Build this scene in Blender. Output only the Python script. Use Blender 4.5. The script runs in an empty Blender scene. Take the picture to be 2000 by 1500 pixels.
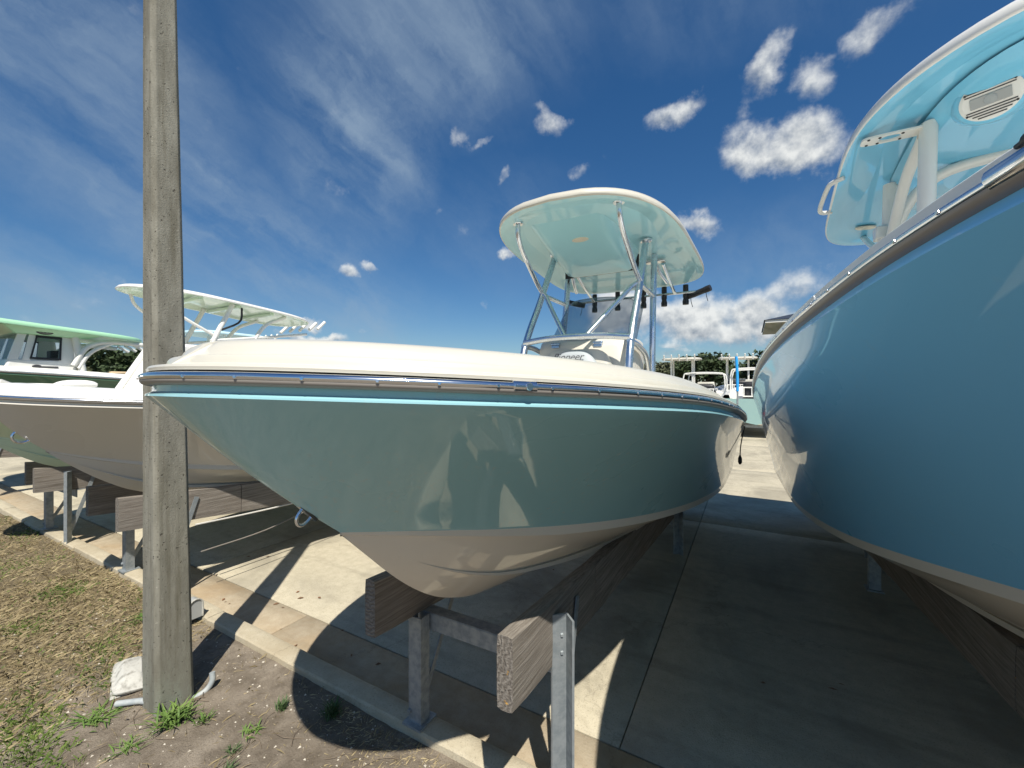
import bpy, math, random
import numpy as np
from mathutils import Vector, Matrix, noise as mnoise

random.seed(7); RNG = np.random.default_rng(7)
R = math.radians
S = bpy.context.scene
COL = S.collection

# ------------------------------------------------------------------ camera
cam = bpy.data.cameras.new('camera'); camo = bpy.data.objects.new('camera', cam); COL.objects.link(camo)
camo.location = (0, 0, 2.0); camo.rotation_euler = (R(90), 0, R(29.5))
cam.sensor_width = 36; cam.lens = 14.76; cam.clip_start = .05; cam.clip_end = 2500
S.camera = camo

# ------------------------------------------------------------------ light
SUN = Vector((.356, -.434, .827)).normalized()
sl = bpy.data.lights.new('sun', 'SUN'); slo = bpy.data.objects.new('sun', sl); COL.objects.link(slo)
sl.energy = 5.0; sl.angle = R(.5); sl.color = (1, .945, .85)
slo.rotation_euler = SUN.to_track_quat('Z', 'Y').to_euler()
S.view_settings.view_transform = 'Standard'; S.view_settings.look = 'None'
S.view_settings.gamma = 1; S.view_settings.use_curve_mapping = False
S.view_settings.exposure = .36

# ------------------------------------------------------------------ sky
W = bpy.data.worlds.new('World'); S.world = W; W.use_nodes = True
wt = W.node_tree; wt.nodes.clear()

class NT:
    """tiny helper for wiring shader nodes"""
    def __init__(s, tree): s.t = tree
    def n(s, typ, **kw):
        nd = s.t.nodes.new(typ)
        for k, v in kw.items(): setattr(nd, k, v)
        return nd
    def put(s, sock, v):
        if isinstance(v, bpy.types.NodeSocket): s.t.links.new(v, sock)
        elif v is not None: sock.default_value = v
    def m(s, op, a, b=None, c=None, clamp=False):
        nd = s.n('ShaderNodeMath', operation=op, use_clamp=clamp)
        for i, v in enumerate((a, b, c)): s.put(nd.inputs[i], v)
        return nd.outputs[0]
    def vm(s, op, a, b=None, scale=None):
        nd = s.n('ShaderNodeVectorMath', operation=op)
        s.put(nd.inputs[0], a); s.put(nd.inputs[1], b)
        if scale is not None: s.put(nd.inputs['Scale'], scale)
        return nd.outputs['Value'] if op in ('DOT_PRODUCT', 'LENGTH', 'DISTANCE') else nd.outputs[0]
    def comb(s, x, y, z):
        nd = s.n('ShaderNodeCombineXYZ'); s.put(nd.inputs[0], x); s.put(nd.inputs[1], y); s.put(nd.inputs[2], z); return nd.outputs[0]
    def noise(s, vec, scale, detail=5, rough=.55, dist=0, col=False):
        nd = s.n('ShaderNodeTexNoise'); s.put(nd.inputs['Vector'], vec)
        nd.inputs['Scale'].default_value = scale; nd.inputs['Detail'].default_value = detail
        nd.inputs['Roughness'].default_value = rough; nd.inputs['Distortion'].default_value = dist
        return nd.outputs['Color' if col else 'Fac']
    def ss(s, v, a, b, lo=0., hi=1.):
        nd = s.n('ShaderNodeMapRange', interpolation_type='SMOOTHSTEP')
        s.put(nd.inputs[0], v); s.put(nd.inputs[1], a); s.put(nd.inputs[2], b); s.put(nd.inputs[3], lo); s.put(nd.inputs[4], hi)
        return nd.outputs[0]
    def mix(s, f, a, b, mode='MIX'):
        nd = s.n('ShaderNodeMix', data_type='RGBA', blend_type=mode)
        s.put(nd.inputs[0], f)
        s.put(nd.inputs[6], a if isinstance(a, bpy.types.NodeSocket) else (*a, 1))
        s.put(nd.inputs[7], b if isinstance(b, bpy.types.NodeSocket) else (*b, 1))
        return nd.outputs[2]

w = NT(wt)
sky = w.n('ShaderNodeTexSky', sky_type='NISHITA', sun_disc=False)
sky.sun_elevation = math.asin(SUN.z); sky.sun_rotation = math.atan2(SUN.x, SUN.y)
sky.altitude = 0; sky.air_density = 1.0; sky.dust_density = .35; sky.ozone_density = 2.2
tc = w.n('ShaderNodeTexCoord'); D = tc.outputs['Generated']
hsv = w.n('ShaderNodeHueSaturation'); hsv.inputs['Saturation'].default_value = 1.30; hsv.inputs['Value'].default_value = 1.0
w.put(hsv.inputs['Color'], sky.outputs[0])
gm = w.n('ShaderNodeGamma'); gm.inputs[1].default_value = .90; w.put(gm.inputs[0], hsv.outputs[0])
SKYC = w.mix(1.0, gm.outputs[0], (.92, 1.12, 1.30), 'MULTIPLY')
sep = w.n('ShaderNodeSeparateXYZ'); w.put(sep.inputs[0], D); DZ = sep.outputs[2]
# direction wobbled by noise, so cloud outlines are ragged
wob = w.vm('SUBTRACT', w.noise(D, 9, 6, .62, col=True), (.5, .5, .5))
wob2 = w.vm('SUBTRACT', w.noise(D, 34, 4, .6, col=True), (.5, .5, .5))
DW = w.vm('ADD', D, w.vm('ADD', w.vm('SCALE', wob, scale=.075), w.vm('SCALE', wob2, scale=.017)))
def dirv(az, el): return Vector((math.sin(R(az))*math.cos(R(el)), math.cos(R(az))*math.cos(R(el)), math.sin(R(el))))
def patch(az, el, ra, re, rot, src):
    c = dirv(az, el); t = dirv(az+90, 0); u = c.cross(t) * -1
    if u.z < 0: u = -u
    ca, sa = math.cos(R(rot)), math.sin(R(rot))
    A = (t*ca + u*sa)/math.tan(R(ra)); B = (u*ca - t*sa)/math.tan(R(re))
    v = w.vm('SUBTRACT', src, tuple(c))
    a = w.vm('DOT_PRODUCT', v, tuple(A)); b = w.vm('DOT_PRODUCT', v, tuple(B)); k = w.vm('DOT_PRODUCT', v, tuple(c*4))
    return w.vm('LENGTH', w.comb(a, b, k)), b
CUM = [(3.6,24.9,7.0,3.9,-12,1.0),(1.6,32.6,1.9,4.0,-32,.62),(6.0,30.6,2.6,2.4,20,.6),(10.6,32.4,3.6,1.7,28,.55),(-8.2,31.2,4.3,1.7,14,.75),
       (-23.6,31.6,2.6,1.7,-20,.62),(-24.6,33.0,2.4,.9,-35,.5),(-36.5,30.6,2.0,1.2,40,.55),(-33.0,30.4,2.6,.7,22,.45),(-20.7,26.2,1.9,1.1,0,.55),(-30.9,26.6,.9,1.4,-20,.4),
       (-51.1,14.0,1.6,1.1,0,.7),(-48.2,14.8,1.7,.8,0,.7),(-33.3,10.5,1.2,1.0,0,.6),(-30.5,17.1,1.4,.8,-20,.65),(-6.4,19.4,3.0,1.6,-15,.7),
       (-3.5,7.2,11,4.4,-3,1.0),(-14.5,8.6,7.0,4.6,0,1.0),(-55.5,7.6,2.6,.9,0,.8),(-55.3,5.6,4.6,.9,0,.8),(-79,3.0,6.0,1.9,0,.85),(-70,2.6,5.0,1.6,0,.8),(5.2,10.6,5.5,2.4,10,.45),
       (38,14,10,4,0,.9),(70,9,9,3.5,0,.9),(-118,8,11,4,0,.9),(110,16,9,4,0,.8),(150,9,12,4,0,.9),(-160,13,10,4.5,0,.9),(-140,28,7,3,15,.7),(60,34,7,3,20,.7),(135,44,8,4,0,.7)]
dens = None; hsum = None; wsum = None
for az, el, ra, re, rot, k in CUM:
    q, b = patch(az, el, ra, re, rot, DW)
    f = w.m('MULTIPLY', w.ss(q, 1.35, .2), k)
    if k >= .9: f = w.m('MULTIPLY', f, w.ss(b, -.95, -.25))     # flatter base on the big heaps
    hb = w.m('MULTIPLY', b, f)
    dens = f if dens is None else w.m('MAXIMUM', dens, f)
    hsum = hb if hsum is None else w.m('ADD', hsum, hb)
    wsum = f if wsum is None else w.m('ADD', wsum, f)
# a low band of broken cumulus all round the horizon
lowb = w.m('MULTIPLY', w.ss(w.noise(w.vm('MULTIPLY', D, (1, 1, 2.6)), 4.2, 6, .6), .50, .66), w.m('MULTIPLY', w.ss(DZ, .005, .03), w.ss(DZ, .17, .05)))
dens = w.m('MAXIMUM', dens, w.m('MULTIPLY', lowb, .8))
fb = w.noise(D, 13, 9, .56)
bill = w.noise(w.vm('ADD', D, (.004, -.006, .014)), 13, 9, .56)
cum = w.ss(w.m('ADD', w.m('MULTIPLY', dens, 1.15), w.m('MULTIPLY', w.m('SUBTRACT', fb, .5), 1.9)), .28, 1.12)
hgt = w.m('DIVIDE', hsum, w.m('ADD', wsum, .05))
lit = w.m('ADD', w.m('MULTIPLY', w.m('SUBTRACT', fb, bill), 3.6), w.m('ADD', w.m('MULTIPLY', hgt, .50), .66), clamp=True)
CCOL = w.mix(lit, (3.3, 3.9, 4.7), (10.6, 10.8, 10.6))
# cirrus veils: broad soft masks times streaky noise running up to the right
ax = Vector((.268, .834, -.484)).normalized()
al = w.vm('DOT_PRODUCT', D, tuple(ax))
stv = w.vm('SUBTRACT', D, w.vm('SCALE', tuple(ax), scale=w.m('MULTIPLY', al, .86)))
st = w.noise(w.vm('ADD', stv, w.vm('SCALE', wob, scale=.05)), 8.5, 7, .58)
st2 = w.noise(w.vm('ADD', D, w.vm('SCALE', wob, scale=.16)), 5.5, 7, .62)
cir = None
for az, el, ra, re, rot, k in [(-64,17.5,28,8.0,-27,1.0),(-78,28,18,10,-25,.95),(-50,30,10.5,13,10,1.0),(-40,41,18,11,20,.9),(-80,9.5,16,4,-12,.9),(-30,20,14,8,-10,.35),(-6,40,18,5,-10,.28),(4,14,14,7,0,.42),
                               (60,35,25,12,20,.6),(140,30,30,14,-20,.6),(-140,40,25,14,15,.6),(-110,20,18,8,-20,.6)]:
    q, b = patch(az, el, ra, re, rot, w.vm('ADD', D, w.vm('SCALE', wob, scale=.12)))
    f = w.m('MULTIPLY', w.ss(q, 1.35, .1), k)
    cir = f if cir is None else w.m('MAXIMUM', cir, f)
cmask = w.m('MULTIPLY', cir, w.m('ADD', w.ss(st, .30, .74, 0., .62), w.ss(st2, .40, .78, 0., .36)), clamp=True)
c1 = w.mix(w.m('MULTIPLY', cmask, 1.0), SKYC, (4.2, 5.5, 6.9))
c2 = w.mix(w.m('MULTIPLY', cum, .96), c1, CCOL)
bg = w.n('ShaderNodeBackground'); bg.inputs[1].default_value = .063; w.put(bg.inputs[0], c2)
wo = w.n('ShaderNodeOutputWorld'); wt.links.new(bg.outputs[0], wo.inputs[0])

# ------------------------------------------------------------------ materials
MATS = {}
def mat(name, color, rough=.5, metal=0, coat=0, var=0, vscale=6, col2=None, bump=0, bscale=40, spec=.5, stretch=(1,1,1), rvar=0, detail=6, lo=.35, hi=.68):
    if name in MATS: return MATS[name]
    m = bpy.data.materials.new(name); m.use_nodes = True; t = NT(m.node_tree)
    p = m.node_tree.nodes['Principled BSDF']
    p.inputs['Roughness'].default_value = rough; p.inputs['Metallic'].default_value = metal
    p.inputs['Coat Weight'].default_value = coat; p.inputs['Coat Roughness'].default_value = .03
    p.inputs['Specular IOR Level'].default_value = spec
    o = t.n('ShaderNodeTexCoord').outputs['Object']
    v = t.vm('MULTIPLY', o, stretch)
    if col2 is not None:
        f = t.ss(t.noise(v, vscale, detail, .6), lo, hi)
        t.put(p.inputs['Base Color'], t.mix(f, color, col2))
        if rvar: t.put(p.inputs['Roughness'], t.m('ADD', t.m('MULTIPLY', f, rvar), rough))
    else: p.inputs['Base Color'].default_value = (*color, 1)
    if bump:
        b = t.n('ShaderNodeBump'); b.inputs['Strength'].default_value = bump; b.inputs['Distance'].default_value = .01
        t.put(b.inputs['Height'], t.noise(v, bscale, 6, .65)); t.put(p.inputs['Normal'], b.outputs[0])
    MATS[name] = m; return m

def gelcoat(name, c, c2=None, streak=.0, rough=.25):
    """glossy moulded hull: faint dust film, dried drips and streaks of reflected grass painted into the colour, very slight print-through in the gloss"""
    m = bpy.data.materials.new(name); m.use_nodes = True; t = NT(m.node_tree); p = m.node_tree.nodes['Principled BSDF']
    o = t.n('ShaderNodeTexCoord').outputs['Object']
    n1 = t.ss(t.noise(o, 1.3, 4, .5), .3, .75)
    n2 = t.ss(t.noise(t.vm('MULTIPLY', o, (46, 46, 6.5)), 1.0, 5, .6), .55, .74)
    n3 = t.ss(t.noise(o, 2.1, 3, .5), .40, .62)
    base = t.mix(t.m('MULTIPLY', n1, .5), c, c2 or tuple(x*.93 for x in c))
    dust = t.mix(t.m('MULTIPLY', t.m('MULTIPLY', n2, n3), streak), base, (.50, .48, .42))  # pale streaks: dust and drips, plus grass reflections put into the colour
    t.put(p.inputs['Base Color'], dust)
    t.put(p.inputs['Roughness'], t.m('ADD', t.m('MULTIPLY', n1, .12), rough))
    p.inputs['Coat Weight'].default_value = .72; p.inputs['Specular IOR Level'].default_value = .15
    t.put(p.inputs['Coat Roughness'], t.m('ADD', t.m('MULTIPLY', n2, .10*(1 if streak else 0)), .025))
    b = t.n('ShaderNodeBump'); b.inputs['Strength'].default_value = .045; b.inputs['Distance'].default_value = .02
    t.put(b.inputs['Height'], t.noise(o, 3.2, 2, .5)); t.put(p.inputs['Normal'], b.outputs[0]); t.put(p.inputs['Coat Normal'], b.outputs[0])
    MATS[name] = m; return m

def wood():
    m = bpy.data.materials.new('weathered_wood'); m.use_nodes = True; t = NT(m.node_tree); p = m.node_tree.nodes['Principled BSDF']
    o = t.n('ShaderNodeTexCoord').outputs['Object']
    g = t.noise(t.vm('MULTIPLY', o, (95, 2.6, 95)), 1.0, 7, .72, .25)
    g2 = t.noise(t.vm('MULTIPLY', o, (16, .9, 16)), 1.0, 5, .6, .8)
    big = t.ss(t.noise(o, 2.3, 4, .6), .35, .7)
    c = t.mix(t.ss(g, .3, .72), (.13, .112, .092), (.33, .30, .262))
    c = t.mix(t.m('MULTIPLY', t.ss(g2, .5, .74), .45), c, (.15, .122, .095))
    c = t.mix(t.m('MULTIPLY', big, .5), c, (.20, .17, .14))
    geo = t.n('ShaderNodeNewGeometry')
    sx = t.n('ShaderNodeSeparateXYZ'); t.put(sx.inputs[0], geo.outputs['Normal'])
    end = t.ss(t.m('ABSOLUTE', sx.outputs[1]), .8, .95)
    # growth rings on the sawn ends
    wv = t.n('ShaderNodeTexWave', wave_type='RINGS', rings_direction='Y'); t.put(wv.inputs['Vector'], t.vm('ADD', t.vm('MULTIPLY', o, (1, .02, 1)), (.45, 0, -1.25)))
    wv.inputs['Scale'].default_value = 15; wv.inputs['Distortion'].default_value = 7; wv.inputs['Detail'].default_value = 6; wv.inputs['Detail Scale'].default_value = 2.5
    ec = t.mix(t.m('ADD', t.m('MULTIPLY', wv.outputs['Fac'], .45), t.m('MULTIPLY', t.ss(t.noise(t.vm('MULTIPLY', o, (40, 3, 110)), 1, 5, .7), .3, .7), .55)), (.11, .094, .078), (.27, .245, .215))
    c = t.mix(end, c, ec)
    lich = t.m('MULTIPLY', t.ss(t.noise(o, 13, 3, .6), .68, .74), end)
    c = t.mix(lich, c, (.55, .30, .05))
    t.put(p.inputs['Base Color'], c); p.inputs['Roughness'].default_value = .88; p.inputs['Specular IOR Level'].default_value = .2
    b = t.n('ShaderNodeBump'); b.inputs['Strength'].default_value = .7; b.inputs['Distance'].default_value = .005
    t.put(b.inputs['Height'], t.m('ADD', t.m('MULTIPLY', g, t.m('SUBTRACT', 1.0, end)), t.m('MULTIPLY', wv.outputs['Fac'], t.m('MULTIPLY', end, .8))))
    t.put(p.inputs['Normal'], b.outputs[0])
    MATS['wood'] = m; return m

def concrete(name, a, b_, stain, agg=.5, stainamt=.6):
    m = bpy.data.materials.new(name); m.use_nodes = True; t = NT(m.node_tree); p = m.node_tree.nodes['Principled BSDF']
    o = t.n('ShaderNodeTexCoord').outputs['Object']
    fine = t.noise(o, 95, 5, .7); mid = t.noise(o, 11, 6, .65); big = t.noise(o, .9, 5, .6, .6)
    sweep = t.noise(t.vm('MULTIPLY', o, (.55, 5.0, 1)), 1.0, 5, .6)
    c = t.mix(t.ss(mid, .3, .7), a, b_)
    c = t.mix(t.m('MULTIPLY', t.ss(fine, .52, .72), agg), c, tuple(x*.45 for x in a))
    c = t.mix(t.m('MULTIPLY', t.ss(big, .44, .70), stainamt), c, stain)
    c = t.mix(t.m('MULTIPLY', t.ss(sweep, .50, .70), .38), c, tuple(x*.55 for x in a))
    vo = t.n('ShaderNodeTexVoronoi', feature='DISTANCE_TO_EDGE'); t.put(vo.inputs['Vector'], t.vm('ADD', o, t.vm('SCALE', t.noise(o, 3, 5, .7, col=True), scale=.6))); vo.inputs['Scale'].default_value = .42
    crack = t.ss(vo.outputs['Distance'], .006, .0015)
    c = t.mix(t.m('MULTIPLY', crack, .22), c, (.10, .085, .065))
    t.put(p.inputs['Base Color'], c); p.inputs['Roughness'].default_value = .9; p.inputs['Specular IOR Level'].default_value = .25
    b = t.n('ShaderNodeBump'); b.inputs['Strength'].default_value = .55; b.inputs['Distance'].default_value = .006
    t.put(b.inputs['Height'], t.m('ADD', fine, t.m('MULTIPLY', mid, .8))); t.put(p.inputs['Normal'], b.outputs[0])
    MATS[name] = m; return m

def polemat():
    m = bpy.data.materials.new('pole_concrete'); m.use_nodes = True; t = NT(m.node_tree); p = m.node_tree.nodes['Principled BSDF']
    o = t.n('ShaderNodeTexCoord').outputs['Object']
    fine = t.noise(o, 120, 5, .7); mid = t.noise(t.vm('MULTIPLY', o, (1, 1, .3)), 16, 6, .65)
    run = t.noise(t.vm('MULTIPLY', o, (22, 22, .9)), 1.0, 5, .6)
    pit = t.ss(t.noise(o, 58, 2, .5), .66, .73)
    speck = t.ss(t.noise(t.vm('ADD', o, (3, 7, 1)), 50, 2, .5), .70, .76)
    c = t.mix(t.ss(mid, .3, .72), (.185, .178, .145), (.275, .265, .220))
    c = t.mix(t.m('MULTIPLY', t.ss(run, .48, .72), .65), c, (.115, .103, .070))
    c = t.mix(t.m('MULTIPLY', t.ss(fine, .55, .7), .35), c, (.12, .11, .09))
    sz = t.n('ShaderNodeSeparateXYZ'); t.put(sz.inputs[0], o)
    low = t.m('MULTIPLY', t.ss(sz.outputs[2], .55, .05), t.ss(mid, .35, .65))
    c = t.mix(t.m('MULTIPLY', low, .6), c, (.21, .24, .195))
    c = t.mix(t.m('MULTIPLY', pit, .75), c, (.05, .043, .035)); c = t.mix(t.m('MULTIPLY', speck, .5), c, (.40, .38, .32))
    c = t.mix(t.m('MULTIPLY', t.ss(t.noise(t.vm('MULTIPLY', o, (5, 5, 1.1)), 1.0, 5, .6), .50, .68), .5), c, (.11, .098, .07))
    t.put(p.inputs['Base Color'], c); p.inputs['Roughness'].default_value = .92; p.inputs['Specular IOR Level'].default_value = .25
    b = t.n('ShaderNodeBump'); b.inputs['Strength'].default_value = .6; b.inputs['Distance'].default_value = .006
    t.put(b.inputs['Height'], t.m('SUBTRACT', fine, t.m('MULTIPLY', pit, 1.5))); t.put(p.inputs['Normal'], b.outputs[0])
    return m

def soil():
    m = bpy.data.materials.new('sandy_soil'); m.use_nodes = True; t = NT(m.node_tree); p = m.node_tree.nodes['Principled BSDF']
    o = t.n('ShaderNodeTexCoord').outputs['Object']
    fine = t.noise(o, 85, 6, .75); mid = t.noise(o, 7, 6, .65); big = t.noise(o, 1.1, 5, .6)
    c = t.mix(t.ss(mid, .3, .7), (.16, .132, .10), (.30, .255, .20))
    c = t.mix(t.m('MULTIPLY', t.ss(fine, .5, .72), .6), c, (.10, .082, .062))
    c = t.mix(t.m('MULTIPLY', t.ss(big, .5, .7), .5), c, (.13, .105, .078))
    sx = t.n('ShaderNodeSeparateXYZ'); t.put(sx.inputs[0], t.vm('ADD', o, t.vm('SCALE', t.noise(o, 2, 4, .6, col=True), scale=.9)))
    g = t.ss(sx.outputs[0], -2.9, -3.9)
    thatch = t.mix(t.ss(t.noise(t.vm('MULTIPLY', o, (30, 50, 30)), 1, 5, .7), .35, .65), (.070, .054, .032), (.22, .175, .10))
    c = t.mix(t.m('MULTIPLY', g, .8), c, thatch)
    t.put(p.inputs['Base Color'], c); p.inputs['Roughness'].default_value = .95; p.inputs['Specular IOR Level'].default_value = .15
    b = t.n('ShaderNodeBump'); b.inputs['Strength'].default_value = .9; b.inputs['Distance'].default_value = .012
    t.put(b.inputs['Height'], t.m('ADD', fine, mid)); t.put(p.inputs['Normal'], b.outputs[0])
    return m

def glassmat(name, tint, op):
    m = bpy.data.materials.new(name); m.use_nodes = True; t = NT(m.node_tree); nt = m.node_tree
    nt.nodes.remove(nt.nodes['Principled BSDF'])
    tr = t.n('ShaderNodeBsdfTransparent'); tr.inputs[0].default_value = (*tint, 1)
    df = t.n('ShaderNodeBsdfPrincipled'); df.inputs['Base Color'].default_value = (.10, .11, .12, 1); df.inputs['Roughness'].default_value = .05
    fr = t.n('ShaderNodeFresnel'); fr.inputs[0].default_value = 1.5
    mx = t.n('ShaderNodeMixShader'); t.put(mx.inputs[0], t.m('ADD', t.m('MULTIPLY', t.m('MULTIPLY', fr.outputs[0], t.m('SUBTRACT', 1.0, t.n('ShaderNodeNewGeometry').outputs['Backfacing'])), .7), op, clamp=True))
    nt.links.new(tr.outputs[0], mx.inputs[1]); nt.links.new(df.outputs[0], mx.inputs[2])
    nt.links.new(mx.outputs[0], nt.nodes['Material Output'].inputs[0]); return m

def leafmat(name, a, b, sc=3.):
    m = bpy.data.materials.new(name); m.use_nodes = True; t = NT(m.node_tree); p = m.node_tree.nodes['Principled BSDF']
    g = t.n('ShaderNodeNewGeometry'); o = t.n('ShaderNodeTexCoord').outputs['Object']
    f = t.m('ADD', t.m('MULTIPLY', g.outputs['Random Per Island'], .6), t.m('MULTIPLY', t.ss(t.noise(o, sc, 3), .3, .7), .4))
    t.put(p.inputs['Base Color'], t.mix(f, a, b)); p.inputs['Roughness'].default_value = .6; p.inputs['Specular IOR Level'].default_value = .25
    return m

M = {}
M['main'] = gelcoat('seafoam_gelcoat', (.30, .55, .60), (.28, .53, .58), .42)
M['blue'] = gelcoat('ice_blue_gelcoat', (.22, .61, .98), (.21, .59, .96), .08)
M['under'] = gelcoat('seafoam_underside', (.40, .71, .77), (.39, .70, .76), 0, .3)
M['blue_under'] = gelcoat('ice_blue_underside', (.20, .57, .79), (.19, .55, .77), 0, .3)
M['cream'] = gelcoat('cream_gelcoat', (.78, .70, .575), (.75, .67, .55), .1, .3)
M['white'] = mat('white_gelcoat', (.58, .555, .475), .38, 0, .4, col2=(.545, .52, .44), vscale=2, bump=.02, bscale=8)
M['bright'] = mat('bright_white_gelcoat', (.80, .79, .75), .34, 0, .4, col2=(.76, .75, .70), vscale=2, bump=.02, bscale=8)
M['offwhite_hull'] = gelcoat('offwhite_gelcoat', (.66, .63, .56), (.64, .61, .54), .1)
M['pale_green_hull'] = gelcoat('pale_green_gelcoat', (.62, .80, .64), (.60, .78, .62), 0)
M['sage_hull'] = gelcoat('sage_gelcoat', (.10, .20, .125), (.095, .19, .12), 0)
M['mint_top'] = mat('mint_paint', (.40, .72, .46), .35, 0, .5)
M['pale_top'] = mat('pale_green_paint', (.62, .76, .60), .35, 0, .5)
M['pipe_white'] = mat('white_powder_coat', (.76, .75, .70), .35, 0, .3)
M['steel'] = mat('polished_steel', (.80, .82, .84), .13, 1, col2=(.72, .74, .77), vscale=5, rvar=.10)
M['alu'] = mat('anodised_aluminium', (.74, .77, .80), .22, 1, col2=(.64, .67, .71), vscale=7, rvar=.12)
M['rubber'] = mat('grey_rail_vinyl', (.30, .275, .245), .5)
M['black'] = mat('black_plastic', (.018, .018, .02), .45)
M['zinc'] = mat('galvanised_steel', (.34, .37, .385), .50, .45, col2=(.24, .27, .285), vscale=22, rvar=.15, bump=.08, bscale=60)
M['zinc_dull'] = mat('dull_galvanised_steel', (.20, .225, .24), .6, .3, col2=(.15, .17, .18), vscale=18, rvar=.1)
M['cushion'] = mat('grey_vinyl', (.40, .43, .44), .55, bump=.05, bscale=180)
M['dash'] = mat('beige_gelcoat', (.62, .58, .50), .4, 0, .3)
M['tan'] = mat('tan_vinyl', (.56, .42, .26), .6)
M['ink'] = mat('dark_print', (.05, .05, .055), .5)
M['latch'] = mat('sky_tinted_latch', (.32, .42, .58), .2, .9)  # stainless latch with its blue reflection put into the base colour
M['lens'] = mat('cream_lens', (.72, .66, .52), .3)
M['grey'] = mat('grey_plastic', (.36, .37, .36), .5)
M['pvc'] = mat('grey_conduit', (.30, .33, .34), .6, col2=(.40, .42, .41), vscale=20)
M['oldwhite'] = mat('weathered_white_plastic', (.50, .49, .44), .75, col2=(.20, .19, .16), vscale=18, lo=.44, hi=.72, bump=.2)
M['bluepvc'] = mat('bright_blue_tube', (.02, .34, .80), .5)
M['red'] = mat('red_lens', (.45, .02, .02), .3)
M['tyre'] = mat('tyre_rubber', (.03, .03, .032), .8)
M['rope'] = mat('white_rope', (.62, .60, .55), .8)
M['darkrope'] = mat('dull_rope', (.22, .20, .17), .9)
M['roof'] = mat('dark_blue_roof', (.02, .03, .05), .7)
M['wall'] = mat('pale_wall', (.5, .48, .44), .8)
M['bark'] = mat('bark', (.10, .08, .06), .9, col2=(.17, .14, .11), vscale=9, bump=.5)
M['leaf1'] = leafmat('dark_leaves', (.028, .048, .022), (.075, .105, .045), .5)
M['leaf2'] = leafmat('olive_leaves', (.05, .062, .034), (.125, .135, .075), .5)
M['straw'] = leafmat('dead_grass', (.23, .18, .095), (.50, .41, .24), 2)
M['green'] = leafmat('green_blades', (.055, .115, .022), (.20, .27, .065), 2)
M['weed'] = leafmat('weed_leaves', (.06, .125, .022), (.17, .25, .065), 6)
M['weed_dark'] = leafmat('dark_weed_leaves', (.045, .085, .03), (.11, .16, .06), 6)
M['shell'] = mat('shell_bits', (.62, .57, .48), .8, col2=(.42, .38, .31), vscale=30)
M['twig'] = mat('dry_twig', (.17, .13, .09), .9)
M['wood'] = wood()
M['slab'] = concrete('slab_concrete', (.43, .385, .285), (.51, .46, .345), (.26, .235, .18), .8, .75)
M['gutter'] = concrete('gutter_concrete', (.36, .295, .205), (.43, .365, .265), (.35, .245, .135), .4, .65)
M['kerb'] = concrete('kerb_concrete', (.43, .375, .27), (.50, .445, .33), (.34, .275, .18), .6, .5)
M['poleconc'] = polemat(); M['soil'] = soil()
M['subsoil'] = mat('rough_grass_soil', (.10, .095, .055), .95, col2=(.19, .165, .11), vscale=.6)
M['screen'] = glassmat('tinted_windscreen', (.72, .75, .78), .10)
M['cabglass'] = glassmat('cabin_glass', (.80, .85, .88), .06)

# ------------------------------------------------------------------ object helpers
ORG = {}
def thing(name, label, cat, loc, group=None):
    o = bpy.data.objects.new(name, None); COL.objects.link(o); o.location = loc; o.empty_display_size = .2
    o['label'] = label; o['category'] = cat
    if group: o['group'] = group
    ORG[o] = np.array(loc, float); return o
def tag(o, label=None, cat=None, group=None, kind=None):
    for k, v in (('label', label), ('category', cat), ('group', group), ('kind', kind)):
        if v: o[k] = v
    return o

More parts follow.
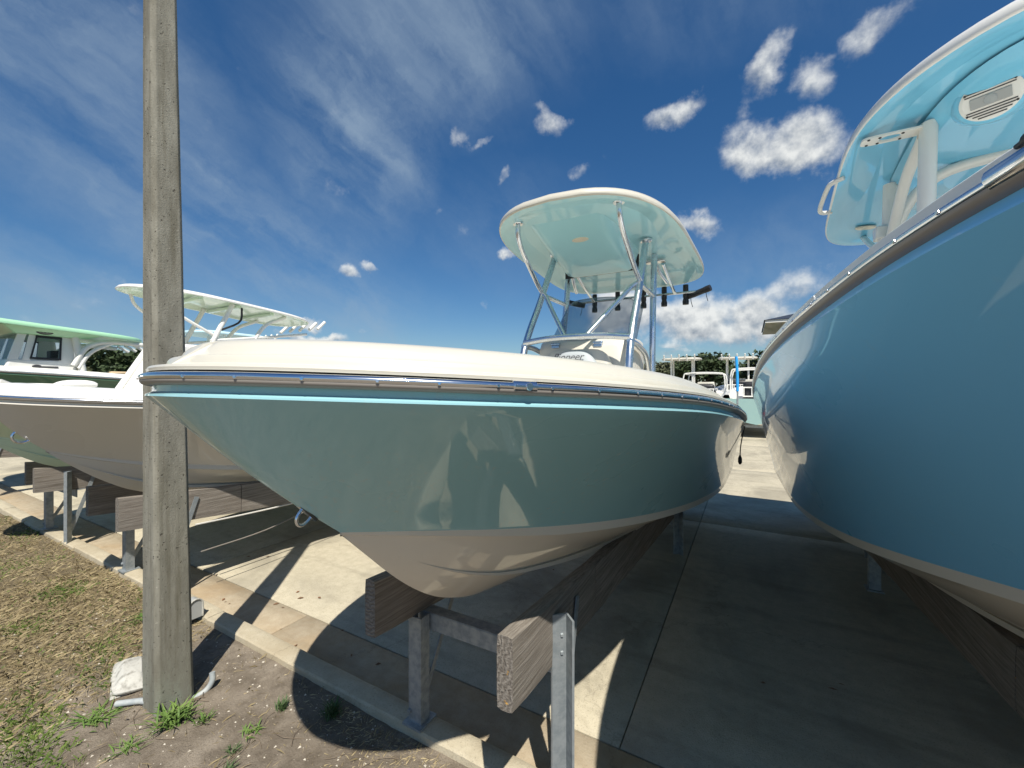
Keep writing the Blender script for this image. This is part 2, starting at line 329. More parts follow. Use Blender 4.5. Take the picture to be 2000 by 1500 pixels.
class MB:
    def __init__(s): s.v = []; s.f = []
    def add(s, vs, fs):
        b = len(s.v); s.v.extend([tuple(map(float, p)) for p in vs]); s.f.extend([tuple(b+i for i in f) for f in fs]); return s
    def grid(s, P, cu=False, cv=False, flip=False):
        P = np.asarray(P); nu, nv = P.shape[:2]; fs = []
        for i in range(nu if cu else nu-1):
            for j in range(nv if cv else nv-1):
                a, b = i, (i+1) % nu; c, d = j, (j+1) % nv
                q = (a*nv+c, b*nv+c, b*nv+d, a*nv+d); fs.append(q[::-1] if flip else q)
        return s.add(P.reshape(-1, 3), fs)
    def tube(s, pts, r, n=10, caps=True, flat=None):
        pts = np.asarray(pts, float); k = len(pts); rr = np.full(k, r) if np.isscalar(r) else np.asarray(r)
        T = np.gradient(pts, axis=0); T /= np.linalg.norm(T, axis=1)[:, None]+1e-9
        up = np.array([0, 0, 1.]) if abs(T[0][2]) < .9 else np.array([1., 0, 0])
        rings = []
        a = up - T[0]*up.dot(T[0]); a /= np.linalg.norm(a)
        for i in range(k):
            a = a - T[i]*a.dot(T[i]); a /= np.linalg.norm(a)+1e-9; b = np.cross(T[i], a)
            th = np.linspace(0, 2*np.pi, n, endpoint=False); fa = flat or 1.
            rings.append(pts[i] + rr[i]*(np.cos(th)[:, None]*a*fa + np.sin(th)[:, None]*b))
        base = len(s.v); s.grid(np.array(rings), cv=True, flip=True)
        if caps:
            s.f.append(tuple(base+j for j in range(n))); s.f.append(tuple(base+(k-1)*n+j for j in range(n))[::-1])
        return s
    def box(s, c, d, rot=None, taper=1.):
        c = np.array(c, float); h = np.array(d, float)/2
        vs = []
        for z in (-1, 1):
            for y in (-1, 1):
                for x in (-1, 1):
                    q = np.array([x*h[0]*(taper if z > 0 else 1), y*h[1]*(taper if z > 0 else 1), z*h[2]])
                    if rot is not None: q = np.array(rot @ Vector(q))
                    vs.append(c+q)
        return s.add(vs, [(0,2,3,1),(4,5,7,6),(0,1,5,4),(2,6,7,3),(0,4,6,2),(1,3,7,5)])
    def hexa(s, q):   # eight corners: bottom ring then top ring
        return s.add(q, [(3,2,1,0),(4,5,6,7),(0,1,5,4),(1,2,6,5),(2,3,7,6),(3,0,4,7)])
    def disc(s, c, n, r, th, seg=20, ry=None, ax=None):
        n = Vector(n).normalized(); a = Vector(ax).normalized() if ax is not None else n.orthogonal().normalized(); b = n.cross(a)
        ry = ry or r; rings = []
        c = Vector(c)
        for hh, k in ((0, 1), (th*.7, 1), (th, .88)):
            rings.append([c + n*hh + (a*math.cos(t)*r + b*math.sin(t)*ry)*k for t in np.linspace(0, 2*np.pi, seg, endpoint=False)])
        base = len(s.v); s.grid(np.array(rings), cv=True, flip=True)
        s.f.append(tuple(base+j for j in range(seg))); s.f.append(tuple(base+2*seg+j for j in range(seg))[::-1]); return s
    def build(s, name, m, parent=None, smooth=True, ang=38, bevel=0, bseg=2):
        me = bpy.data.meshes.new(name)
        vs = np.array(s.v); org = ORG.get(parent) if parent is not None else None
        if org is not None: vs = vs - org
        me.from_pydata(vs.tolist(), [], s.f); me.validate(); me.update()
        if smooth:
            me.shade_smooth(); me.set_sharp_from_angle(angle=R(ang))
        if isinstance(m, str): m = M[m]
        me.materials.append(m)
        o = bpy.data.objects.new(name, me); COL.objects.link(o)
        if parent is not None: o.parent = parent; ORG[o] = org
        if bevel:
            b = o.modifiers.new('bevel', 'BEVEL'); b.width = bevel; b.segments = bseg; b.limit_method = 'ANGLE'; b.harden_normals = False
        return o

def spline(pts, n=24):
    pts = np.asarray(pts, float); k = len(pts)
    if k < 3: return np.array([pts[0]+(pts[-1]-pts[0])*t for t in np.linspace(0, 1, 3)])
    P = np.vstack([2*pts[0]-pts[1], pts, 2*pts[-1]-pts[-2]]); out = []
    for t in np.linspace(0, k-1-1e-6, n):
        i = int(t); f = t-i; a, b, c, d = P[i:i+4]
        out.append(.5*((2*b)+(-a+c)*f+(2*a-5*b+4*c-d)*f*f+(-a+3*b-3*c+d)*f**3))
    return np.array(out)
def pchip(xs, ys):
    xs = np.asarray(xs, float); ys = np.asarray(ys, float); h = np.diff(xs); dl = np.diff(ys)/h
    m = np.zeros(len(xs)); m[0] = dl[0]; m[-1] = dl[-1]
    for i in range(1, len(xs)-1): m[i] = 0 if dl[i-1]*dl[i] <= 0 else (h[i-1]+h[i])/(h[i-1]/dl[i]+h[i]/dl[i-1])
    def f(x):
        x = np.clip(x, xs[0], xs[-1]); i = np.clip(np.searchsorted(xs, x)-1, 0, len(xs)-2); t = (x-xs[i])/h[i]
        return (2*t**3-3*t**2+1)*ys[i]+(t**3-2*t**2+t)*h[i]*m[i]+(-2*t**3+3*t**2)*ys[i+1]+(t**3-t**2)*h[i]*m[i+1]
    return f
def copy_tree(root, loc, rotz=None, label=None, group=None, swap=None):
    r = root.copy(); COL.objects.link(r); r.location = loc
    if rotz is not None: r.rotation_euler = (0, 0, rotz)
    if label: r['label'] = label
    if group: r['group'] = group
    def rec(src, dst):
        for ch in [o for o in list(COL.objects) if o.parent == src]:
            c = ch.copy(); COL.objects.link(c); c.parent = dst
            if swap and c.data and c.data.materials and c.data.materials[0] in swap:
                c.data = c.data.copy(); c.data.materials[0] = swap[c.data.materials[0]]
            rec(ch, c)
    rec(root, r); return r

# ------------------------------------------------------------------ ground
def structure(o): o['kind'] = 'structure'; return o
gm_ = MB().add([(-900,-900,-.075),(900,-900,-.075),(900,1500,-.075),(-900,1500,-.075)], [(0,1,2,3)])
structure(gm_.build('ground', 'subsoil', smooth=False))

# verge of sandy soil in front of the kerb: fine sheet near the pole, coarse sheet round it
def verge_z(x, y):
    z = .062 + .016*mnoise.noise((x*1.3, y*1.3, 0)) + .009*mnoise.noise((x*5, y*5, 3)) + .005*mnoise.noise((x*14, y*14, 7))
    return z
nx, ny = 330, 120
xs = np.linspace(-9.5, 1.2, nx); ys = np.linspace(-1.6, 1.735, ny)
P = np.zeros((nx, ny, 3))
for i, x in enumerate(xs):
    for j, y in enumerate(ys): P[i, j] = (x, y, verge_z(x, y))
vg = structure(MB().grid(P, flip=False).build('verge', 'soil'))
outer = MB()
outer.add([(-90,-60,.03),(90,-60,.03),(90,-1.6,.03),(-90,-1.6,.03)], [(0,1,2,3)])
outer.add([(-90,-1.6,.03),(-9.5,-1.6,.03),(-9.5,1.73,.03),(-90,1.73,.03)], [(0,1,2,3)])
outer.add([(1.2,-1.6,.03),(90,-1.6,.03),(90,1.73,.03),(1.2,1.73,.03)], [(0,1,2,3)])
structure(outer.build('outer_verge', 'soil', smooth=False))

# kerb of cast stones
kerb = structure(bpy.data.objects.new('kerb', None)); COL.objects.link(kerb); ORG[kerb] = np.zeros(3)
prof = [(1.735,-.05),(1.735,.07),(1.738,.098),(1.748,.108),(1.80,.112),(1.85,.112),(1.868,.105),(1.874,.09),(1.876,-.05)]
x = -31.0; k = 0
while x < 13:
    L = 3.02; n = 26; Q = []
    dz = random.uniform(-.006, .006); dy = random.uniform(-.005, .005)
    for xx in np.linspace(x+.004, x+L-.004, n):
        e = min(1, min(xx-x, x+L-xx)/.02)
        Q.append([(xx, py+dy+.004*mnoise.noise((xx*6, py*9, pz*9)), pz+dz-(1-e)*.008*(pz > .05)+.004*mnoise.noise((xx*5, py*9, 2+pz*9))) for py, pz in prof])
    mb = MB().grid(Q, flip=True); b = len(prof)
    mb.f.append(tuple(range(b))); mb.f.append(tuple((n-1)*b+j for j in range(b))[::-1])
    mb.build('kerb_stone', 'kerb', kerb, ang=24); x += L; k += 1

# pavement: gutter pans and slabs, joints open
pav = structure(bpy.data.objects.new('pavement', None)); COL.objects.link(pav); ORG[pav] = np.zeros(3)
def slab(x0, x1, y0, y1, z, name, m):
    nX = max(2, int((x1-x0)/.35)); nY = max(2, int((y1-y0)/.35))
    e = .006; gx = [x0, x0+e]+list(np.linspace(x0, x1, nX)[1:-1])+[x1-e, x1]; gy = [y0, y0+e]+list(np.linspace(y0, y1, nY)[1:-1])+[y1-e, y1]
    tz = random.uniform(-.002, .002)
    Q = [[(a, b, z+tz-(.006 if (i in (0, len(gx)-1) or j in (0, len(gy)-1)) else 0)+.0015*mnoise.noise((a*3, b*3, 1))) for j, b in enumerate(gy)] for i, a in enumerate(gx)]
    mb = MB().grid(Q)
    c = [(x0,y0),(x1,y0),(x1,y1),(x0,y1)]
    mb.add([(p[0],p[1],z-.006+tz) for p in c]+[(p[0],p[1],z-.06) for p in c], [(0,4,5,1),(1,5,6,2),(2,6,7,3),(3,7,4,0)])
    return mb.build(name, m, pav, ang=60)
x = -30.6
while x < 12:
    slab(x, x+3.03-.010, 1.878, 2.292, .0, 'gutter_slab', 'gutter'); x += 3.03
yy = 2.304; rows = [4.35, 4.5, 4.5, 4.5, 4.5, 4.5]
for r_, d in enumerate(rows):
    x = -32.47
    while x < 14:
        slab(x, x+4.55-.006, yy, yy+d-.006, .0, 'concrete_slab', 'slab'); x += 4.55
    yy += d

# ------------------------------------------------------------------ boats
def make_boat(cfg):
    xc, y0, L, B = cfg['xc'], cfg['y0'], cfg['L'], cfg['B']
    N = cfg.get('N', 90); Mw = cfg.get('Mw', 16)
    root = thing(cfg.get('name', 'motor_boat'), cfg['label'], 'boat', (xc, y0, 0), cfg.get('group'))
    zs = pchip(*cfg['zs']); zc = pchip(*cfg['zc']); zk = pchip(*cfg['zk'])
    def bs(y):
        t = np.clip((y-y0)/cfg['Lm'], 0, 1); v = B*(1-(1-t)**cfg['nB'])**cfg['eB']
        over = np.clip((y-y0-cfg['Lm'])/(L-cfg['Lm']+1e-6), 0, 1); return v*(1-.05*over**2)
    def bc(y):
        t = np.clip((y-cfg['yc0'])/cfg['Lc'], 0, 1); return cfg['Bc']*(1-(1-t)**cfg.get('nC', 2.0))
    yT = y0+L
    tau = np.linspace(0, 1, N)**1.9
    yS = y0+L*tau; yC = cfg['yc0']+(yT-cfg['yc0'])*tau
    wv = np.linspace(0, 1, Mw)
    # plan normals of the sheer (inward)
    dydt = np.gradient(yS); db = np.gradient(bs(yS)); ln = np.hypot(dydt, db)
    nxI, nyI = -dydt/ln, db/ln
    nxI[0], nyI[0] = 0., 1.
    bS = bs(yS); room = np.where(np.abs(nxI) > 1e-4, bS/np.maximum(np.abs(nxI), 1e-4), 0.)
    def sheer(o, dz):   # curve offset outward by o, raised by dz (array rows)
        bx = np.maximum(bs(yS)-o*nxI*1.0, 0) if o >= 0 else np.maximum(bs(yS)+(-o)*nxI, 0)
        yy = yS - o*nyI
        return np.stack([bx, yy, zs(yS)+dz], 1)
    S0 = sheer(.010, -.036)
    C0 = np.stack([bc(yC), yC, zc(yC)], 1)
    side = np.zeros((N, Mw+4, 3))
    fl = cfg.get('flare', .30)+(cfg.get('flare_aft', .47)-cfg.get('flare', .30))*np.clip(tau*1.6, 0, 1)
    for j, wj in enumerate(wv):
        ctl = np.stack([C0[:,0]+(S0[:,0]-C0[:,0])*fl, (C0[:,1]+S0[:,1])/2, C0[:,2]+(S0[:,2]-C0[:,2])*.5], 1)
        p = C0*(1-wj)**2+2*ctl*wj*(1-wj)+S0*wj**2
        p[:,1] -= .03*math.sin(math.pi*wj)*(1-tau)**6
        side[:, j] = p
    side[:, Mw] = sheer(.016, -.030); side[:, Mw+1] = sheer(.015, -.025); side[:, Mw+2] = sheer(.001, -.018); side[:, Mw+3] = sheer(0, .004)
    mir = lambda A: A*np.array([-1, 1, 1])
    off = np.array([xc, 0, 0])
    hull = MB().grid(side+off, flip=True).grid(mir(side)+off).build('hull', cfg['hull'], root, ang=30)
    # bottom with painted boot band, chine crease
    yb = yC; b = bc(yb); zb = zc(yb); kz = np.minimum(zk(yb), zb-.002)
    gr = np.clip((yb-cfg['yc0'])/.9, 0, 1)
    rows_ = [np.stack([b, yb, zb], 1), np.stack([np.maximum(b-.004, 0), yb, zb-.010-.035*gr], 1), np.stack([np.maximum(b-.012-.03*gr, 0), yb, zb-.014-.036*gr], 1)]
    e = rows_[-1]
    for v in np.linspace(0, 1, 14)[1:]:
        bx = e[:,0]*(1-v); z = e[:,2]+(kz-e[:,2])*v
        z = z - .035*math.sin(math.pi*v)*np.clip(b/.4, 0, 1)
        rows_.append(np.stack([bx, yb, z], 1))
    bot = np.stack(rows_, 1)
    hb = MB().grid(bot+off).grid(mir(bot)+off, flip=True).build('hull_bottom', cfg['bottom'], root, ang=25)
    # spray strakes
    sk = MB()
    for vi, st in ((8, cfg.get('strake', .28)), (12, 1.4)):
        sel = np.where(yb > cfg['yc0']+st)[0]
        if len(sel) < 4: continue
        A = bot[sel, vi]; A2 = bot[sel, vi+1]; gg = np.clip(np.linspace(0, 3, len(sel)), 0, 1)[:, None]
        d = (A2-A); d /= np.linalg.norm(d, axis=1)[:, None]+1e-9
        nn = np.stack([-d[:,2], np.zeros(len(sel)), d[:,0]], 1); nn *= -np.sign(nn[:, 2:3])
        a0 = A; a1 = A + gg*np.array([.020, 0, -.001]); a2 = A + gg*np.array([.014, 0, -.030]); a3 = A+d*.058*gg
        for q, f in ((np.stack([a0, a1, a2, a3], 1), False),):
            sk.grid(q+off).grid(mir(q)+off, flip=True)
    if sk.v: sk.build('spray_strake', cfg['bottom'], hb, ang=30)
    # transom
    tr = [tuple(p) for p in bot[-1][::-1]]+[tuple(p) for p in side[-1]]
    poly = [np.array(p)+off for p in tr]+[np.array(p)*np.array([-1,1,1])+off for p in tr[::-1]]
    tm = MB(); tm.add(poly, [tuple(range(len(poly)))]); tm.build('transom', cfg['hull'], root, smooth=False)
    # rub rail
    rs = cfg.get('rail', 1.)
    def sweep(prof, closed=False):
        return np.stack([sheer(o*rs, z*rs) for o, z in prof], 1)
    rb = sweep([(0,-.002),(.016,-.001),(.026,.004),(.030,.010),(.030,.014),(.0,.015)])
    rr = MB().grid(rb+off, flip=True).grid(mir(rb)+off).build('rub_rail', cfg.get('rubber', 'rubber'), root, ang=50)
    th = np.linspace(-1.45, 1.75, 9)
    ri = sweep([(.0,.014)]+[(.018+.016*math.cos(t), .0225+.0115*math.sin(t)) for t in th]+[(.0,.036)])
    MB().grid(ri+off, flip=True).grid(mir(ri)+off).build('rail_insert', cfg.get('insert', 'steel'), rr, ang=60)
    if cfg.get('screws'):
        sc = MB(); arc = np.concatenate([[0], np.cumsum(np.hypot(np.diff(yS), np.diff(bs(yS))))])
        for d in np.arange(.1, min(arc[-1], 5), .145):
            i = np.searchsorted(arc, d)
            c = sheer(.033*rs, .0215*rs)[i]; n = (-nxI[i], -nyI[i], 0)
            for sg in (1, -1): sc.disc(np.array((c[0]*sg, c[1], c[2]))+off, (n[0]*sg, n[1], .1), .0042, .003, 8)
        o = sc.build('rail_screws', 'steel', rr); o['kind'] = 'stuff'
    # deck cap / coaming
    g = 1+cfg.get('crown', 1.0)*(1-np.exp(-(yS-y0)/1.2))
    profile = [(.012,.035),(.014,.043),(.010,.049),(-.008,.050),(-.022,.0505),(-.029,.054),(-.031,.060),(-.033,.068),(-.037,.073),(-.045,.0755),(-.058,.077),(-.064,.082),(-.070,.094),(-.082,.106),(-.10,.115),(-.125,.120),(-.16,.122),(-.20,.122),(-.235,.118),(-.25,.105),(-.26,.07),(-.30,-.02),(-.33,-.25),(-.34,-.5)]
    dk = np.zeros((N, len(profile), 3)); FL = cfg.get('flange', 0.)
    for i in range(N):      # where the two gunwales meet ahead, the moulding stops on the centre line
        last = None
        for j, (o, z) in enumerate(profile):
            z = .035+(z-.035)*g[i]+(FL if z > .036 else 0) if z > .03 else (.09+(z-.09)*np.clip((yS[i]-y0-1.3)/2.8, 0, 1) if z < 0 else z)
            if last is None and o < 0 and -o > room[i]:
                po, pz = profile[j-1]; pz = .035+(pz-.035)*g[i]+(FL if pz > .036 else 0)
                f = np.clip((room[i]+po)/(po-o) if po != o else 0, 0, 1) if po < 0 else (np.clip(room[i]/max(-o, 1e-6), 0, 1))
                last = (-room[i], pz+(z-pz)*f)
            if last is not None: o, z = last
            dk[i, j] = (max(bS[i]-o*nxI[i], 0) if last is None else 0, yS[i]-o*nyI[i], zs(yS[i])+z)
    MB().grid(dk+off, flip=True).grid(mir(dk)+off).build('deck', cfg['deck'], root, ang=32)
    sole = np.stack([dk[:, -2]*np.array([1,1,1]), dk[:, -2]*np.array([-1,1,1])], 1)
    MB().grid(sole+off, flip=True).build('cockpit_sole', cfg['deck'], root)
    return root, dict(bs=bs, zs=zs, bc=bc, zc=zc, yS=yS, sheer=sheer, off=off, bot=bot, side=side)

def outline(cx, y0, y1, hf, hb, n=4.0, k=64, nose=0.):
    """rounded trapezoid plan of a hard top"""
    out = []
    for t in np.linspace(0, 2*np.pi, k, endpoint=False):
        c, s_ = math.cos(t), math.sin(t)
        u = math.copysign(abs(c)**(2/n), c); v = math.copysign(abs(s_)**(2/n), s_)
        f = (v+1)/2; y = y0+(y1-y0)*f + nose*u*u*(1-f)
        out.append((cx+u*(hf+(hb-hf)*f), y, f))
    return np.array(out)
def hard_top(root, cx, y0, y1, hf, hb, z0, z1, under, edge, n=4.0, nose=.15, th=.05, name='hard_top', topm=None):
    o = outline(cx, y0, y1, hf, hb, n, 72, nose)
    cen = np.array([cx, (y0+y1)/2])
    def ring(inset, dz):
        d = o[:, :2]-cen; l = np.linalg.norm(d, axis=1)[:, None]; p = cen+d*(1-inset/l)
        return np.column_stack([p, z0+(z1-z0)*o[:, 2]+dz])
    m = MB()
    up = np.stack([ring(.010, .002), ring(.06, .004), ring(.10, .012), ring(.16, .030), ring(.24, .040)], 0)
    m.grid(up, cv=True)
    c = len(m.v); K = len(o); m.v.append(tuple(np.array([cx, (y0+y1)/2, (z0+z1)/2+.046]))); last = c-K
    for j in range(K): m.f.append((last+j, last+(j+1) % K, c))
    p = m.build(name, under, root, ang=60)
    e = MB().grid(np.stack([ring(.010, .002), ring(.0, .004), ring(-.004, .015), ring(0, th-.01), ring(.02, th+.012), ring(.12, th+.03), ring(.35, th+.045)], 0), cv=True, flip=True)
    c = len(e.v); e.v.append((cx, (y0+y1)/2, (z0+z1)/2+th+.055))
    for j in range(K): e.f.append((c-K+j, c-K+(j+1) % K, c)[::-1])
    e.build('top_shell', topm or edge, p, ang=60)
    return p

# ---- main boat: seafoam centre console in the middle
MAIN = dict(xc=-1.25, y0=.49, L=6.65, B=1.2, Lm=3.6, nB=4.0, eB=.55, N=120, Mw=22,
    zs=([.40,.55,.78,1.17,1.75,2.5,3.4,4.5,6.0,7.2],[2.006,1.996,1.982,1.960,1.922,1.850,1.762,1.655,1.515,1.41]),
    yc0=.985, Bc=1.03, Lc=4.3, nC=2.6, zc=([.98,1.16,1.6,2.1,2.65,3.1,3.82,4.8,6,7.2],[1.480,1.448,1.366,1.286,1.214,1.165,1.095,1.0,.885,.77]),
    zk=([.98,1.094,1.185,1.257,1.343,1.42,1.504,1.594,1.8,2.2,2.8,4,5.5,7.2],[1.478,1.365,1.275,1.208,1.136,1.079,1.026,.981,.905,.832,.765,.66,.53,.39]),
    hull='main', bottom='cream', deck='white', flare=.26, screws=True, crown=-.06, rail=.92, name='centre_console_boat',
    label='seafoam green boat with cream deck and T-top, in the middle beside the pole')
boat, H = make_boat(MAIN)
XC = -1.25
# bow eye
d = np.array([0, -.735, -.678]); t = np.array([0, .678, -.735]); pe = np.array([XC, .862, 1.585])
eye = MB(); a = spline([pe-t*.021-d*.015, pe-t*.023+d*.018, pe-t*.016+d*.040, pe+d*.048, pe+t*.016+d*.040, pe+t*.023+d*.018, pe+t*.021-d*.015], 22)
eye.tube(a, .0055, 10)
eye.box(pe+d*.004, (.020, .085, .010), Matrix.Rotation(math.atan2(t[2], t[1]), 3, 'X'))
eye.build('bow_eye', 'steel', boat)
# joint sleeve and round bow light on the rail
def rail_pt(H, yq, o, dz, sg=1):
    i = int(np.argmin(abs(H['yS']-yq))); p = H['sheer'](o, dz)[i]; q = H['sheer'](o, dz)[i+1]
    tv = (q-p); tv /= np.linalg.norm(tv)
    return np.array((p[0]*sg, p[1], p[2]))+H['off'], np.array((tv[0]*sg, tv[1], tv[2]))
p, tv = rail_pt(H, .95, .018, .0205)
js = MB().tube([p-tv*.034, p-tv*.031, p+tv*.031, p+tv*.034], [.012, .0145, .0145, .012], 14)
nrm = np.cross(tv, (0,0,1)); nrm = nrm if nrm[0] > 0 else -nrm
js.disc(p+tv*.008+nrm*.010, tuple(nrm), .010, .008, 18)
js.build('rail_joint', 'steel', boat)
# drain plug hanging on a cord from the side
p, tv = rail_pt(H, 4.55, .012, -.05)
cord = MB(); cp = spline([p, p+np.array([-.02,.01,-.10]), p+np.array([-.035,.02,-.20]), p+np.array([-.04,.02,-.29])], 14); cord.tube(cp, .005, 6)
pl = MB(); pl.tube([cp[-1]+(0,0,.01), cp[-1]-(0,0,.02), cp[-1]-(0,0,.06), cp[-1]-(0,0,.08)], [.006, .017, .018, .008], 10)
cobj = cord.build('drain_cord', 'black', boat); pl.build('plug', 'black', cobj)

# T-top
top = hard_top(boat, XC, 2.74, 5.36, .74, .88, 3.305, 3.175, 'under', 'white', n=4.2, nose=.27, th=.048)
# electronics box hanging under the top
def zt(y): return 3.305+(3.175-3.305)*(y-2.74)/(5.36-2.74)
bx = MB(); Q = []
for y, dz, hw in ((3.14,.062,.30),(3.24,.030,.33),(3.4,-.02,.35),(3.75,-.085,.37),(4.08,-.135,.385),(4.13,-.130,.385)):
    r_ = []
    for u in np.linspace(-1, 1, 15):
        e = max(0, (abs(u)-.78)/.22); r_.append((XC-.06+u*hw, y, zt(y)+.062-(.062-dz)*(1-e**2.2)))
    Q.append(r_)
bx.grid(Q, flip=False); bxo = bx.build('electronics_box', 'under', top, ang=60)
MB().box((XC-.06, 4.135, zt(4.13)-.055), (.76, .012, .15)).build('box_panel', 'black', top, smooth=False)
MB().disc((XC-.02, 3.44, zt(3.44)-.022), (0, -.16, -1), .075, .010, 24, .038, (1, 0, 0)).build('dome_light', 'lens', top)
def pipe(name, pts, r, parent, m='alu', n=24, sides=12):
    return MB().tube(spline(pts, n), r, sides).build(name, m, parent)
for sg in (-1, 1):
    X = lambda v: XC+sg*v
    leg = pipe('front_leg', [(X(.46),3.17,1.45),(X(.458),3.2,2.2),(X(.45),3.55,2.78),(X(.44),3.87,zt(3.87)+.03)], .030, boat)
    pipe('rear_leg', [(X(.46),4.02,1.45),(X(.455),4.08,2.29),(X(.445),4.18,2.9),(X(.44),4.25,zt(4.25)+.03)], .030, boat)
    MB().disc((X(.44),3.87,zt(3.87)+.045), (0,0,-1), .055, .02, 20).build('leg_flange', 'alu', leg)
    st = pipe('front_strut', [(X(.42),3.05,zt(3.05)+.03),(X(.425),3.07,3.22),(X(.43),3.16,3.12),(X(.445),3.45,2.93),(X(.455),3.60,2.86)], .021, boat, 'steel')
    MB().disc((X(.42),3.05,zt(3.05)+.045), (0,0,-1), .045, .016, 20).build('strut_flange', 'steel', st)
    pipe('side_rail', [(X(.452),3.58,2.84),(X(.45),4.16,2.84)], .020, boat)
    pipe('diagonal_brace', [(X(.452),3.58,2.845),(X(.40),3.55,2.82),(X(.30),3.45,2.68),(X(.09),3.265,2.39)], .020, boat, 'alu')
    pipe('rear_bracket', [(X(.43),4.3,zt(4.3)+.01),(X(.46),4.42,3.13),(X(.50),4.62,3.06)], .018, boat, 'steel')
    ab = pipe('rod_rack_arm', [(X(.47),4.55,zt(4.55)+.03),(X(.48),4.85,3.15),(X(.49),5.22,3.06)], .018, boat, 'steel')
    pipe('console_rail', [(X(.458),3.22,2.33),(X(.46),3.5,2.31),(X(.465),3.78,2.22),(X(.47),3.92,1.9),(X(.47),3.95,1.5)], .024, boat, 'steel')
    tp = MB().box((X(.42),4.42,zt(4.4)+.012), (.19,.085,.012)).build('top_plate', 'steel', boat, bevel=.004)
pipe('cross_bar', [(XC-.46,3.24,2.355),(XC-.2,3.255,2.385),(XC+.2,3.255,2.385),(XC+.46,3.24,2.36)], .026, boat)
pipe('rod_rack_bar', [(XC-.72,5.24,3.06),(XC-.3,5.26,3.07),(XC+.3,5.26,3.07),(XC+.86,5.24,3.06)], .015, boat, 'steel')
for dx in (-.50, -.20, .12, .36, .60):
    q = np.array([XC+dx, 5.275, 3.0]); rh = MB().tube([q-(0,0,.07), q-(0,0,.03), q+(0,0,.005), q+(0,0,.02), q+(0,.0,.16)], [.034, .036, .026, .032, .030], 14).build('rod_holder', 'black', boat)
for sg, ya in ((-1, 5.2), (1, 5.25)):
    q = np.array([XC+sg*.74, ya, 3.05]); dv = np.array([.30*sg, -.10, .08]); dv = dv/np.linalg.norm(dv)
    tb = MB().tube([q-dv*.13, q-dv*.10, q-dv*.06, q+dv*.06, q+dv*.10, q+dv*.14], [.030,.030,.034,.034,.038,.036], 14).build('outrigger_base', 'black', boat)
    for k in (-.09, .09):
        a = q+dv*k; MB().tube(spline([a, a-(0,0,.06), a-(0,0,.14)+dv*.02], 6), .0035, 6).build('clip_wire', 'black', tb)
# console
con = MB(); Q = []
for z, hw, ya, yb in ((1.38,.43,3.30,4.02),(1.9,.43,3.32,4.02),(2.30,.425,3.36,4.0),(2.365,.42,3.40,3.98),(2.39,.40,3.44,3.95)):
    r_ = []
    for t in np.linspace(0, 2*np.pi, 40, endpoint=False):
        u = math.copysign(abs(math.cos(t))**.36, math.cos(t)); v = math.copysign(abs(math.sin(t))**.36, math.sin(t))
        r_.append((XC+u*hw, (ya+yb)/2+v*(yb-ya)/2, z))
    Q.append(r_)
con.grid(np.array(Q), cv=True, flip=True); b0 = len(con.v); con.f.append(tuple(range(b0-40, b0)))
con = con.build('console', 'dash', boat, ang=50)
# forward seat cushion with script lettering
cu = MB(); Q = []
for u in np.linspace(-1, 1, 25):
    zt_ = 1.78+.495*(1-abs(u)**3.2); Q.append([(XC-.02+u*.33, 3.318, 1.55), (XC-.02+u*.34, 3.27, 1.56), (XC-.02+u*.34, 3.245, (1.55+zt_)/2), (XC-.02+u*.335, 3.26, zt_-.03), (XC-.02+u*.325, 3.29, zt_-.005), (XC-.02+u*.31, 3.32, zt_)])
cu = cu.grid(Q, flip=True).build('cushion', 'cushion', con, ang=70)
pn = MB(); Q = []
for u in np.linspace(-1, 1, 25):
    zt_ = 1.78+.51*(1-abs(u)**6); Q.append([(XC-.02+u*.40, 3.335, 1.5), (XC-.02+u*.40, 3.322, 1.5), (XC-.02+u*.40, 3.322, zt_-.02), (XC-.02+u*.39, 3.332, zt_), (XC-.02+u*.39, 3.36, zt_)])
pn.grid(Q, flip=True).build('seat_panel', 'white', con, ang=50)
def lettering(txt, size, mtx, m, parent, shear=0., ext=.0012, name='lettering'):
    cu_ = bpy.data.curves.new('lettering_curve', 'FONT'); cu_.body = txt; cu_.size = size; cu_.align_x = 'CENTER'; cu_.shear = shear; cu_.extrude = ext
    tmp = bpy.data.objects.new('lettering_source', cu_); COL.objects.link(tmp)
    dg = bpy.context.evaluated_depsgraph_get(); me = bpy.data.meshes.new_from_object(tmp.evaluated_get(dg))
    bpy.data.objects.remove(tmp)
    me.transform(mtx)
    if parent is not None: me.transform(Matrix.Translation(-Vector(ORG[parent])))
    me.materials.clear(); me.materials.append(M[m])
    o = bpy.data.objects.new(name, me); COL.objects.link(o); o.parent = parent; ORG[o] = ORG[parent]; return o
lettering('Pioneer', .085, Matrix.Translation((XC-.06, 3.241, 2.195)) @ Matrix.Rotation(R(90), 4, 'X'), 'ink', cu, .45)
for dx in (-.22, .16):
    MB().box((XC+dx, 3.365, 2.345), (.085,.02,.016)).box((XC+dx, 3.362, 2.322), (.07,.016,.026)).build('latch', 'latch', con, bevel=.004)
